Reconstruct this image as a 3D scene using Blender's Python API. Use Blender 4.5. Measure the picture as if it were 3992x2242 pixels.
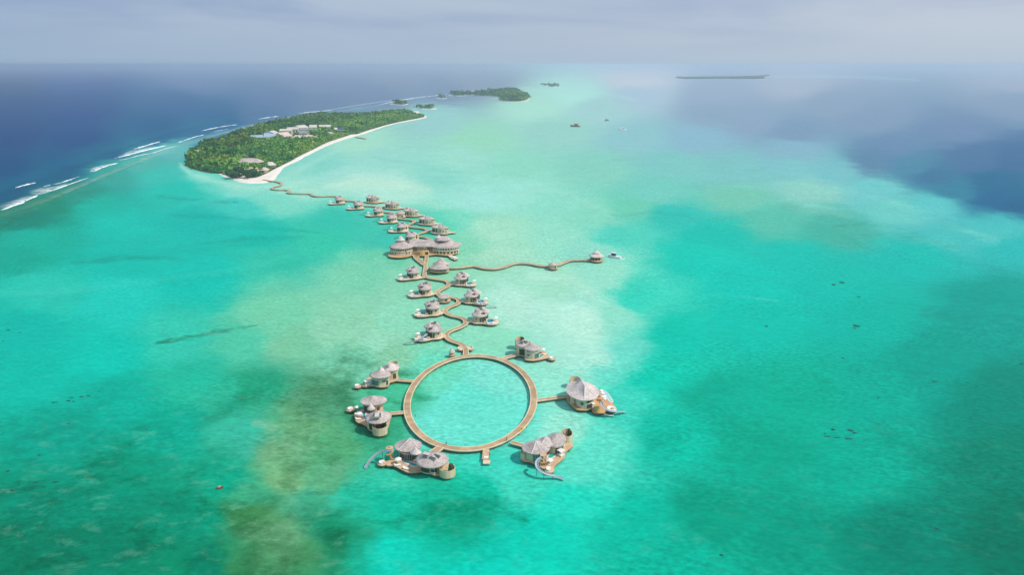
import bpy, math, random
import numpy as np
from mathutils import Vector, noise as mnoise

random.seed(7)
RNG = np.random.default_rng(11)
for o in list(bpy.data.objects):
    bpy.data.objects.remove(o)
SC = bpy.context.scene
COL = SC.collection

# ------------------------------------------------------------------ camera
W, H = 1024, 576
CAM_Z = 150.0
LENS = 24.0
F = LENS / 36.0 * W
PITCH = math.atan((288 - 65.0) / F)
cam = bpy.data.cameras.new('camera')
cam.lens = LENS
cam.sensor_width = 36.0
cam.clip_start = 1.0
cam.clip_end = 120000.0
cam_ob = bpy.data.objects.new('camera', cam)
COL.objects.link(cam_ob)
cam_ob.location = (0, 0, CAM_Z)
cam_ob.rotation_euler = (math.pi / 2 - PITCH, 0, 0)
SC.camera = cam_ob

# ------------------------------------------------------------------ sky and sun
SUN_EL = math.radians(50)
SUN_AZ = math.radians(112)            # clockwise from +Y (view direction): to the right, a little behind the camera
wd = bpy.data.worlds.new('World')
SC.world = wd
wd.use_nodes = True
nt = wd.node_tree
nt.nodes.clear()
def N(tree, typ, **kw):
    n = tree.nodes.new(typ)
    for k, v in kw.items():
        setattr(n, k, v)
    return n
def mixrgb(tree, fac, a, b, blend='MIX'):
    n = N(tree, 'ShaderNodeMix', data_type='RGBA', blend_type=blend)
    for sock, v in ((0, fac), (6, a), (7, b)):
        if hasattr(v, 'is_linked') or hasattr(v, 'links'):
            tree.links.new(v, n.inputs[sock])
        else:
            n.inputs[sock].default_value = v if sock == 0 or len(v) == 4 else (*v, 1)
    return n.outputs[2]
def math_n(tree, op, a, b=None, c=None, clamp=False):
    n = N(tree, 'ShaderNodeMath', operation=op, use_clamp=clamp)
    for i, v in enumerate((a, b, c)):
        if v is None:
            continue
        if hasattr(v, 'links'):
            tree.links.new(v, n.inputs[i])
        else:
            n.inputs[i].default_value = v
    return n.outputs[0]
def ramp(tree, val, stops, interp='LINEAR'):
    n = N(tree, 'ShaderNodeValToRGB')
    n.color_ramp.interpolation = interp
    e = n.color_ramp.elements
    while len(e) < len(stops):
        e.new(0.5)
    for i, (p, c) in enumerate(stops):
        e[i].position = p
        e[i].color = (c, c, c, 1) if isinstance(c, (int, float)) else (*c, 1)
    tree.links.new(val, n.inputs[0])
    return n.outputs[0]
sky = N(nt, 'ShaderNodeTexSky', sky_type='NISHITA', sun_disc=False)
sky.sun_elevation = SUN_EL
sky.sun_rotation = SUN_AZ
sky.altitude = 0
sky.air_density = 1.0
sky.dust_density = 3.0
sky.ozone_density = 1.5
tc = N(nt, 'ShaderNodeTexCoord')
sep = N(nt, 'ShaderNodeSeparateXYZ')
nt.links.new(tc.outputs['Generated'], sep.inputs[0])
# cloud sheet: direction projected on a high flat layer so that the banks flatten towards the horizon
zz = math_n(nt, 'ADD', math_n(nt, 'MAXIMUM', sep.outputs[2], 0.0), 0.12)
comb = N(nt, 'ShaderNodeCombineXYZ')
nt.links.new(math_n(nt, 'DIVIDE', sep.outputs[0], zz), comb.inputs[0])
nt.links.new(math_n(nt, 'DIVIDE', sep.outputs[1], zz), comb.inputs[1])
cn = N(nt, 'ShaderNodeTexNoise')
cn.inputs['Scale'].default_value = 0.42
cn.inputs['Detail'].default_value = 6
cn.inputs['Roughness'].default_value = 0.52
cn.inputs['Distortion'].default_value = 0.5
nt.links.new(comb.outputs[0], cn.inputs['Vector'])
cloud = ramp(nt, cn.outputs[0], [(0.30, 0.0), (0.62, 1.0)], 'EASE')
cloudcol = mixrgb(nt, cloud, (3.8, 4.65, 6.5), (5.3, 6.0, 7.2))
# near the horizon the haze hides the clouds
low = ramp(nt, sep.outputs[2], [(0.0, 1.0), (0.075, 0.0)], 'EASE')
cloudcol = mixrgb(nt, low, cloudcol, (4.9, 5.75, 7.1))
skyc = mixrgb(nt, 0.9, sky.outputs[0], cloudcol)
# the sun stands to the right: the haze on that side scatters more of its light
side = math_n(nt, 'MULTIPLY_ADD', sep.outputs[0], 0.28, 1.0)
sidec = N(nt, 'ShaderNodeCombineColor')
nt.links.new(math_n(nt, 'MULTIPLY_ADD', sep.outputs[0], 0.30, 0.94), sidec.inputs[0])
nt.links.new(math_n(nt, 'MULTIPLY_ADD', sep.outputs[0], 0.21, 0.98), sidec.inputs[1])
nt.links.new(math_n(nt, 'MULTIPLY_ADD', sep.outputs[0], 0.10, 1.0), sidec.inputs[2])
skyc = mixrgb(nt, 1.0, skyc, sidec.outputs[0], 'MULTIPLY')
bg = N(nt, 'ShaderNodeBackground')
bg.inputs[1].default_value = 0.10
nt.links.new(skyc, bg.inputs[0])
wo = N(nt, 'ShaderNodeOutputWorld')
nt.links.new(bg.outputs[0], wo.inputs[0])

sun = bpy.data.lights.new('sun', 'SUN')
sun.energy = 3.4
sun.angle = math.radians(1.0)
sun.color = (1.0, 0.95, 0.88)
sun_ob = bpy.data.objects.new('sun', sun)
COL.objects.link(sun_ob)
SUN_DIR = Vector((math.sin(SUN_AZ) * math.cos(SUN_EL), math.cos(SUN_AZ) * math.cos(SUN_EL), math.sin(SUN_EL)))
sun_ob.rotation_euler = SUN_DIR.to_track_quat('Z', 'Y').to_euler()
sun_ob.location = SUN_DIR * 500

SC.view_settings.view_transform = 'Standard'
SC.view_settings.look = 'None'
SC.view_settings.gamma = 1.0
SC.view_settings.exposure = 0.0
SC.view_settings.use_curve_mapping = False
SC.render.engine = 'CYCLES'
SC.cycles.use_denoising = True
SC.cycles.max_bounces = 6
SC.cycles.volume_bounces = 1
SC.cycles.transparent_max_bounces = 12

# ------------------------------------------------------------------ from photograph to place
SRC = 3992.0 / W                                  # photograph pixels for each picture pixel
CP, SP = math.cos(PITCH), math.sin(PITCH)
def ground(px, py, z=0.0):
    """point of the place at height z that the photograph shows at px, py"""
    a, b = (px - 512) / F, (288 - py) / F
    dx, dy, dz = a, b * SP + CP, b * CP - SP
    t = (z - CAM_Z) / dz
    return Vector((dx * t, dy * t, z))
class Zoom:
    """a cut-out of the photograph (x0, y0 and width in photograph pixels) read at 2576 pixels' width"""
    def __init__(s, x0, y0, w, zw=2576.0):
        s.x0, s.y0, s.k = x0, y0, w / zw
    def __call__(s, x, y, z=0.0):
        return ground((s.x0 + x * s.k) / SRC, (s.y0 + y * s.k) / SRC, z)
    def mx(s, x, y, z=0.0):
        return (s(x + 1, y, z) - s(x, y, z)).x
    def my(s, x, y, z=0.0):
        return s(x, y, z).y - s(x, y + 1, z).y
ZD = Zoom(0, 0, 3992)
Z1 = Zoom(1320, 1350, 700)
Z2 = Zoom(1320, 1500, 700)
Z3 = Zoom(1900, 1280, 600)
Z4 = Zoom(1900, 1580, 600)
Z5 = Zoom(1480, 960, 700)
Z7 = Zoom(1240, 740, 600)
Z8 = Zoom(700, 400, 1000)
ZI = Zoom(700, 400, 700)
ZJ = Zoom(1700, 940, 800)
ZA = Zoom(1360, 1400, 300)
ZB = Zoom(1330, 1530, 300)
ZV = Zoom(2180, 1450, 280, 2132.0)
ZS = Zoom(950, 480, 450)
ZT = Zoom(900, 600, 260)
ZF = Zoom(1500, 250, 1700)
ZW = Zoom(0, 560, 700)
ZO = Zoom(0, 200, 1300, 2573.0)

# ------------------------------------------------------------------ materials
MATS = {}
def principled(name):
    m = bpy.data.materials.new(name)
    m.use_nodes = True
    t = m.node_tree
    return m, t, t.nodes['Principled BSDF']
def mat(name, c1, c2=None, scale=1.0, rough=0.8, stretch=(1, 1, 1), detail=4, bump=0.0, spec=0.3, lo=0.35, hi=0.65, big=0.0):
    if name in MATS:
        return MATS[name]
    m, t, b = principled(name)
    b.inputs['Roughness'].default_value = rough
    b.inputs['Specular IOR Level'].default_value = spec
    if c2 is None:
        c2 = tuple(x * 0.82 for x in c1)
    geo = N(t, 'ShaderNodeNewGeometry')
    mp = N(t, 'ShaderNodeMapping')
    mp.inputs['Scale'].default_value = stretch
    t.links.new(geo.outputs['Position'], mp.inputs[0])
    nz = N(t, 'ShaderNodeTexNoise')
    nz.inputs['Scale'].default_value = scale
    nz.inputs['Detail'].default_value = detail
    t.links.new(mp.outputs[0], nz.inputs['Vector'])
    r = ramp(t, nz.outputs[0], [(lo, 0.0), (hi, 1.0)])
    col = mixrgb(t, r, c1, c2)
    if big:
        n2 = N(t, 'ShaderNodeTexNoise')
        n2.inputs['Scale'].default_value = 0.25
        n2.inputs['Detail'].default_value = 3
        t.links.new(geo.outputs['Position'], n2.inputs['Vector'])
        r2 = ramp(t, n2.outputs[0], [(0.3, 1.0 - big), (0.7, 1.0 + big * 0.4)])
        col = mixrgb(t, 1.0, col, r2, 'MULTIPLY')
    t.links.new(col, b.inputs['Base Color'])
    if bump:
        bp = N(t, 'ShaderNodeBump')
        bp.inputs['Strength'].default_value = bump
        bp.inputs['Distance'].default_value = 0.2
        t.links.new(nz.outputs[0], bp.inputs['Height'])
        t.links.new(bp.outputs[0], b.inputs['Normal'])
    MATS[name] = m
    return m
THATCH = mat('grey_thatch', (0.62, 0.525, 0.485), (0.40, 0.335, 0.31), 1.3, 0.95, (1, 1, 0.5), 9, 0.9, 0.1, big=0.26)
THATCH_PALE = mat('pale_thatch', (0.74, 0.64, 0.59), (0.53, 0.45, 0.415), 1.3, 0.95, (1, 1, 0.5), 9, 0.8, 0.1, big=0.24)
RIDGE = mat('ridge_thatch', (0.78, 0.70, 0.68), (0.66, 0.58, 0.56), 2.0, 0.95)
WOOD = mat('pale_timber_cladding', (0.72, 0.585, 0.40), (0.53, 0.42, 0.28), 2.2, 0.75, (1, 1, 0.06), 5, 0.3, 0.2, big=0.15)
WOOD_GREY = mat('weathered_timber_cladding', (0.70, 0.62, 0.47), (0.52, 0.45, 0.33), 2.2, 0.8, (1, 1, 0.06), 5, 0.3, 0.2, big=0.15)
WOOD_WARM = mat('warm_timber_cladding', (0.64, 0.40, 0.16), (0.50, 0.30, 0.12), 2.0, 0.7, (1, 1, 0.06), 5, 0.3, 0.2, big=0.15)
DECK = mat('deck_boards', (0.70, 0.48, 0.29), (0.56, 0.375, 0.22), 1.2, 0.75, (1, 1, 1), 6, 0.2, 0.2, big=0.2)
DECK_PALE = mat('pale_deck_boards', (0.82, 0.66, 0.50), (0.70, 0.54, 0.40), 1.2, 0.75, (1, 1, 1), 6, 0.2, 0.2, big=0.15)
WALK = mat('walkway_boards', (0.58, 0.40, 0.225), (0.40, 0.27, 0.15), 0.5, 0.85, (1, 1, 1), 9, 0.3, 0.2, big=0.32)
BEAM = mat('walkway_edge_timber', (0.82, 0.67, 0.47), (0.66, 0.52, 0.36), 0.5, 0.75, (1, 1, 1), 5, 0.1, 0.2, big=0.15)
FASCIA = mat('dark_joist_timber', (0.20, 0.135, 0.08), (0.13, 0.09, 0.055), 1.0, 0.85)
PILE = mat('wet_stilt_timber', (0.16, 0.13, 0.10), (0.09, 0.075, 0.06), 2.0, 0.8)
GLASS = mat('dark_window_glass', (0.030, 0.040, 0.048), (0.055, 0.072, 0.08), 0.9, 0.08, spec=0.6)
GLASS_TEAL = mat('tinted_window_glass', (0.05, 0.15, 0.16), (0.08, 0.24, 0.24), 0.8, 0.1, spec=0.6)
FRAME = mat('window_frame_timber', (0.62, 0.54, 0.42), None, 1.0, 0.7)
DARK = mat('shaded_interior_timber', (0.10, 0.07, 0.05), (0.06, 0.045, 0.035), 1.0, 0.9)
STONE = mat('pool_edge_stone', (0.74, 0.70, 0.66), (0.64, 0.60, 0.56), 1.0, 0.7)
CUSHION = mat('white_canvas', (0.86, 0.83, 0.80), (0.78, 0.75, 0.73), 2.0, 0.85)
CUSHION_ROSE = mat('coral_canvas', (0.72, 0.30, 0.24), (0.60, 0.22, 0.18), 2.0, 0.85)
METAL = mat('slide_fibreglass', (0.46, 0.53, 0.56), (0.38, 0.45, 0.50), 0.6, 0.45, spec=0.5)
METAL_IN = mat('slide_trough', (0.32, 0.40, 0.46), (0.26, 0.34, 0.41), 0.6, 0.4, spec=0.5)
STEEL = mat('grey_steel', (0.16, 0.20, 0.24), (0.11, 0.14, 0.17), 1.0, 0.5, spec=0.5)
SAND = mat('white_coral_sand', (0.86, 0.77, 0.68), (0.76, 0.67, 0.58), 0.09, 0.95, detail=7, spec=0.1)
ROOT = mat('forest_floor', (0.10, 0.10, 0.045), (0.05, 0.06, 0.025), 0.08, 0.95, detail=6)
FOAM = mat('sea_foam', (0.90, 0.92, 0.92), (0.72, 0.80, 0.82), 0.5, 0.8, detail=6)
YELLOW = mat('yellow_highlight', (0.80, 0.46, 0.03), None, 1.0, 0.4)  # colour of the highlight on the ring boards
BARK = mat('bark', (0.16, 0.12, 0.085), (0.10, 0.075, 0.055), 2.0, 0.9)
CORAL = mat('coral_rock', (0.012, 0.105, 0.095), (0.006, 0.055, 0.055), 0.5, 0.9, detail=5)
BLUE_ROOF = mat('blue_sheet_roof', (0.22, 0.42, 0.47), (0.32, 0.47, 0.52), 0.08, 0.5)
NAVY = mat('navy_sheet_roof', (0.05, 0.09, 0.17), None, 0.1, 0.5)
CREAM_ROOF = mat('cream_sheet_roof', (0.64, 0.59, 0.51), (0.54, 0.50, 0.43), 0.1, 0.7)
PINK_ROOF = mat('pale_pink_sheet_roof', (0.72, 0.55, 0.47), (0.62, 0.47, 0.40), 0.1, 0.7)
GREY_ROOF = mat('grey_sheet_roof', (0.30, 0.31, 0.31), (0.22, 0.23, 0.23), 0.1, 0.7)
WALLP = mat('pale_plaster', (0.66, 0.62, 0.55), (0.56, 0.53, 0.47), 0.3, 0.9)
HULL = mat('white_hull_paint', (0.82, 0.82, 0.82), None, 1.0, 0.3, spec=0.5)
HULL_RED = mat('red_hull_paint', (0.42, 0.17, 0.12), None, 1.0, 0.4)
HULL_BLUE = mat('navy_hull_paint', (0.04, 0.06, 0.16), None, 1.0, 0.4)
PLANTS = mat('leafy_planting', (0.07, 0.10, 0.04), (0.03, 0.05, 0.02), 1.5, 0.9)
def pool_mat(name, c):
    m, t, b = principled(name)
    b.inputs['Base Color'].default_value = (*c, 1)
    b.inputs['Roughness'].default_value = 0.06
    b.inputs['Specular IOR Level'].default_value = 0.35
    geo = N(t, 'ShaderNodeNewGeometry')
    nz = N(t, 'ShaderNodeTexNoise')
    nz.inputs['Scale'].default_value = 1.6
    t.links.new(geo.outputs['Position'], nz.inputs['Vector'])
    bp = N(t, 'ShaderNodeBump')
    bp.inputs['Strength'].default_value = 0.15
    t.links.new(nz.outputs[0], bp.inputs['Height'])
    t.links.new(bp.outputs[0], b.inputs['Normal'])
    return m
POOL = pool_mat('pool_water', (0.0, 0.26, 0.32))
POOL_PALE = pool_mat('pale_pool_water', (0.30, 0.66, 0.66))
POOL_GREEN = pool_mat('green_pool_water', (0.03, 0.42, 0.34))

# ------------------------------------------------------------------ mesh helpers
class MB:
    def __init__(s):
        s.v, s.f = [], []
    def add(s, vs, fs):
        k = len(s.v)
        s.v += [tuple(p) for p in vs]
        s.f += [tuple(i + k for i in f) for f in fs]
        return s
    def build(s, name, m, parent=None, off=None, smooth=False):
        me = bpy.data.meshes.new(name)
        if off is None and parent is not None:
            off = OFF.get(parent.name, (0, 0, 0))
        if off is None:
            off = (0, 0, 0)
        me.from_pydata([(x - off[0], y - off[1], z - off[2]) for x, y, z in s.v], [], s.f)
        me.materials.append(m)
        if smooth:
            me.polygons.foreach_set('use_smooth', [True] * len(me.polygons))
        o = bpy.data.objects.new(name, me)
        COL.objects.link(o)
        if parent is not None:
            o.parent = parent
            OFF[o.name] = OFF.get(parent.name, (0, 0, 0))
        else:
            o.location = off
            OFF[o.name] = tuple(off)
        return o
OFF = {}
def tag(o, label=None, cat=None, group=None, kind=None):
    for k, v in (('label', label), ('category', cat), ('group', group), ('kind', kind)):
        if v:
            o[k] = v
    return o
def thing(name, loc, label, cat, group=None):
    o = bpy.data.objects.new(name, None)
    o.empty_display_size = 1.0
    COL.objects.link(o)
    o.location = loc
    OFF[o.name] = tuple(loc)
    return tag(o, label, cat, group)
def copy_tree(o, parent=None):
    c = o.copy()
    COL.objects.link(c)
    if parent is not None:
        c.parent = parent
    for ch in o.children:
        copy_tree(ch, c)
    return c
def box(m, c, s, rz=0.0):
    x, y, z = c
    a, b, h = s[0] / 2, s[1] / 2, s[2] / 2
    cr, sr = math.cos(rz), math.sin(rz)
    vs = []
    for dz in (-h, h):
        for dx, dy in ((-a, -b), (a, -b), (a, b), (-a, b)):
            vs.append((x + dx * cr - dy * sr, y + dx * sr + dy * cr, z + dz))
    return m.add(vs, [(3, 2, 1, 0), (4, 5, 6, 7), (0, 1, 5, 4), (1, 2, 6, 5), (2, 3, 7, 6), (3, 0, 4, 7)])
def prism(m, pts, z0, z1):
    pts = [(p[0], p[1]) for p in pts]
    n = len(pts)
    area = sum(pts[i][0] * pts[(i + 1) % n][1] - pts[(i + 1) % n][0] * pts[i][1] for i in range(n))
    if area < 0:
        pts = pts[::-1]
    vs = [(x, y, z0) for x, y in pts] + [(x, y, z1) for x, y in pts]
    fs = [tuple(range(n - 1, -1, -1)), tuple(range(n, 2 * n))]
    fs += [(i, (i + 1) % n, n + (i + 1) % n, n + i) for i in range(n)]
    return m.add(vs, fs)
def cyl(m, c, r, z0, z1, n=8, r1=None):
    r1 = r if r1 is None else r1
    vs = [(c[0] + r * math.cos(2 * math.pi * i / n), c[1] + r * math.sin(2 * math.pi * i / n), z0) for i in range(n)]
    vs += [(c[0] + r1 * math.cos(2 * math.pi * i / n), c[1] + r1 * math.sin(2 * math.pi * i / n), z1) for i in range(n)]
    fs = [tuple(range(n - 1, -1, -1)), tuple(range(n, 2 * n))]
    fs += [(i, (i + 1) % n, n + (i + 1) % n, n + i) for i in range(n)]
    return m.add(vs, fs)
def ell(c, rx, ry, rot=0.0, n=32, a0=0.0, a1=360.0, closed=True):
    out = []
    cr, sr = math.cos(math.radians(rot)), math.sin(math.radians(rot))
    k = n if closed else n + 1
    for i in range(k):
        a = math.radians(a0 + (a1 - a0) * i / n)
        x, y = rx * math.cos(a), ry * math.sin(a)
        out.append((c[0] + x * cr - y * sr, c[1] + x * sr + y * cr))
    return out
def drum(m, c, rx, ry, rot, z0, z1, n=24):
    return prism(m, ell(c, rx, ry, rot, n), z0, z1)
def arc_wall(m, c, rx, ry, rot, a0, a1, z0, z1, t=0.2, n=10):
    """curved wall with thickness, from angle a0 to a1"""
    o = ell(c, rx, ry, rot, n, a0, a1, False)
    i = ell(c, rx - t, ry - t, rot, n, a0, a1, False)
    k = n + 1
    vs = [(x, y, z0) for x, y in o] + [(x, y, z1) for x, y in o] + [(x, y, z0) for x, y in i] + [(x, y, z1) for x, y in i]
    fs = []
    for j in range(n):
        fs += [(j, j + 1, k + j + 1, k + j), (2 * k + j + 1, 2 * k + j, 3 * k + j, 3 * k + j + 1),
               (k + j, k + j + 1, 3 * k + j + 1, 3 * k + j), (j + 1, j, 2 * k + j, 2 * k + j + 1)]
    fs += [(0, k, 3 * k, 2 * k), (n, 2 * k + n, 3 * k + n, k + n)]
    return m.add(vs, fs)
def smooth_line(pts, step, closed=False):
    """Catmull-Rom through pts, resampled about every step metres"""
    pts = [Vector(p) for p in pts]
    n = len(pts)
    out = []
    for i in range(n if closed else n - 1):
        if closed:
            p0, p1, p2, p3 = (pts[(i + k) % n] for k in (-1, 0, 1, 2))
        else:
            p0, p1, p2, p3 = pts[max(i - 1, 0)], pts[i], pts[i + 1], pts[min(i + 2, n - 1)]
        k = max(2, int((p2 - p1).length / step))
        for j in range(k):
            t = j / k
            out.append(0.5 * ((2 * p1) + (-p0 + p2) * t + (2 * p0 - 5 * p1 + 4 * p2 - p3) * t * t + (-p0 + 3 * p1 - 3 * p2 + p3) * t ** 3))
    if not closed:
        out.append(pts[-1])
    return out
def strip(m, line, w0, w1, z0, z1, closed=False):
    """slab along a line between the offsets w0 and w1 to its left, z0 to z1"""
    n = len(line)
    L, R = [], []
    for i, p in enumerate(line):
        a = line[(i - 1) % n] if closed or i > 0 else p
        b = line[(i + 1) % n] if closed or i < n - 1 else p
        d = Vector((b[0] - a[0], b[1] - a[1]))
        d = d.normalized() if d.length > 1e-9 else Vector((1, 0))
        nx, ny = -d.y, d.x
        L.append((p[0] + nx * w1, p[1] + ny * w1))
        R.append((p[0] + nx * w0, p[1] + ny * w0))
    vs = []
    for i in range(n):
        vs += [(*L[i], z1), (*R[i], z1), (*R[i], z0), (*L[i], z0)]
    fs = []
    for i in range(n if closed else n - 1):
        a, b = 4 * i, 4 * ((i + 1) % n)
        fs += [(a, a + 1, b + 1, b), (a + 1, a + 2, b + 2, b + 1), (a + 2, a + 3, b + 3, b + 2), (a + 3, a, b, b + 3)]
    if not closed:
        fs += [(3, 2, 1, 0), (4 * n - 4, 4 * n - 3, 4 * n - 2, 4 * n - 1)]
    return m.add(vs, fs)
def roof_mesh(m, c, rx, ry, rot, z0, z1, ridge=0.0, n=40, lip=0.4, facets=None, rings=6, sag=0.12, tip=(0, 0), jit=0.012):
    """thatched cone over an oval, apex drawn out to a ridge if asked; facets = angles of its hips"""
    cr, sr = math.cos(math.radians(rot)), math.sin(math.radians(rot))
    vs = []
    sd = random.random() * 50
    def put(x, y, z):
        vs.append((c[0] + x * cr - y * sr, c[1] + x * sr + y * cr, z))
    fr = None
    if facets:
        fr = sorted(a % 360 for a in facets)
    for k in range(rings + 1):
        t = k / rings
        s = min(1.0, t * 2.5)
        for i in range(n):
            a = 360.0 * i / n
            q = 1.0
            if fr:
                for j in range(len(fr)):
                    a0, a1 = fr[j], fr[(j + 1) % len(fr)]
                    if a1 <= a0:
                        a1 += 360
                    aa = a if a >= a0 else a + 360
                    if a0 <= aa < a1:
                        half = math.radians((a1 - a0) / 2)
                        q = math.cos(half) / max(0.2, math.cos(math.radians(aa - (a0 + a1) / 2)))
                        q = max(q, 0.45)
                        break
                q = 1.0 * (1 - s) + q * s
            jj = 1 + jit * mnoise.noise(Vector((math.cos(math.radians(a)) * 6, math.sin(math.radians(a)) * 6, sd + t * 3)))
            r = (1 - t) * q * jj
            h = z0 + (z1 - z0) * (t - sag * math.sin(math.pi * t) * (1 - t))
            put(math.cos(math.radians(a)) * (rx * r + ridge * t) + tip[0] * t, math.sin(math.radians(a)) * ry * r + tip[1] * t, h)
    fs = []
    for k in range(rings):
        for i in range(n):
            fs.append((k * n + i, k * n + (i + 1) % n, (k + 1) * n + (i + 1) % n, (k + 1) * n + i))
    b = len(vs)
    for i in range(n):
        a = 2 * math.pi * i / n
        put(math.cos(a) * rx * 0.975, math.sin(a) * ry * 0.975, z0 - lip)
    for i in range(n):
        fs.append((b + i, b + (i + 1) % n, (i + 1) % n, i))
    fs.append(tuple(range(b + n - 1, b - 1, -1)))
    if ridge == 0.0:
        fs.append(tuple(range(rings * n, rings * n + n)))
    else:
        fs.append(tuple(range(rings * n, rings * n + n)))
    return m.add(vs, fs)
def tube(m, line, r, n=6):
    k = len(line)
    vs, fs = [], []
    for i, p in enumerate(line):
        d = (Vector(line[min(i + 1, k - 1)]) - Vector(line[max(i - 1, 0)])).normalized()
        u = d.cross(Vector((0, 0, 1)))
        u = u.normalized() if u.length > 1e-6 else Vector((1, 0, 0))
        w = u.cross(d)
        for j in range(n):
            a = 2 * math.pi * j / n
            vs.append(tuple(Vector(p) + (u * math.cos(a) + w * math.sin(a)) * r))
    for i in range(k - 1):
        for j in range(n):
            fs.append((i * n + j, i * n + (j + 1) % n, (i + 1) * n + (j + 1) % n, (i + 1) * n + j))
    fs += [tuple(range(n - 1, -1, -1)), tuple(range((k - 1) * n, k * n))]
    return m.add(vs, fs)
def inside(poly, x, y):
    """vectorised point in polygon"""
    x, y = np.asarray(x), np.asarray(y)
    r = np.zeros(x.shape, bool)
    n = len(poly)
    j = n - 1
    for i in range(n):
        xi, yi, xj, yj = poly[i][0], poly[i][1], poly[j][0], poly[j][1]
        cnd = ((yi > y) != (yj > y)) & (x < (xj - xi) * (y - yi) / ((yj - yi) + 1e-12) + xi)
        r ^= cnd
        j = i
    return r
def seg_dist(px, py, line):
    """distance of points to a polyline and how far along (0..1) the nearest place is"""
    best = np.full(px.shape, 1e18)
    al = np.zeros(px.shape)
    n = len(line)
    for i in range(n - 1):
        ax, ay, bx, by = line[i][0], line[i][1], line[i + 1][0], line[i + 1][1]
        dx, dy = bx - ax, by - ay
        t = np.clip(((px - ax) * dx + (py - ay) * dy) / (dx * dx + dy * dy + 1e-12), 0, 1)
        d = np.hypot(px - ax - t * dx, py - ay - t * dy)
        k = d < best
        best[k] = d[k]
        al[k] = ((i + t) / (n - 1))[k]
    return best, al

# ------------------------------------------------------------------ the sea: one sheet, its colour set by depth and bottom
def srgb(h):
    h = h.lstrip('#')
    c = np.array([int(h[i:i + 2], 16) / 255 for i in (0, 2, 4)])
    return np.where(c <= 0.04045, c / 12.92, ((c + 0.055) / 1.055) ** 2.4)
HAZE_DENSITY = 1.1e-4
HAZE_LIGHT = np.array([0.26, 0.40, 0.60])
LIGHT = np.array([1.22, 1.25, 1.23])                                       # sun and sky on level ground
def value_noise(x, y, seed=0):
    xi, yi = np.floor(x).astype(np.int64), np.floor(y).astype(np.int64)
    fx, fy = x - xi, y - yi
    fx, fy = fx * fx * (3 - 2 * fx), fy * fy * (3 - 2 * fy)
    def hsh(a, b):
        h = (a * 374761393 + b * 668265263 + seed * 144665) & 0xffffffff
        h = ((h ^ (h >> 13)) * 1274126177) & 0xffffffff
        return ((h ^ (h >> 16)) & 0xffff) / 65535.0
    return (hsh(xi, yi) * (1 - fx) + hsh(xi + 1, yi) * fx) * (1 - fy) + (hsh(xi, yi + 1) * (1 - fx) + hsh(xi + 1, yi + 1) * fx) * fy
def fbm(x, y, octaves=4, seed=0):
    s, a, tot = 0.0, 1.0, 0.0
    for k in range(octaves):
        s = s + a * value_noise(x, y, seed + k * 17)
        tot += a
        a *= 0.55
        x, y = x * 2.03 + 5.3, y * 2.03 + 1.7
    return s / tot
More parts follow.
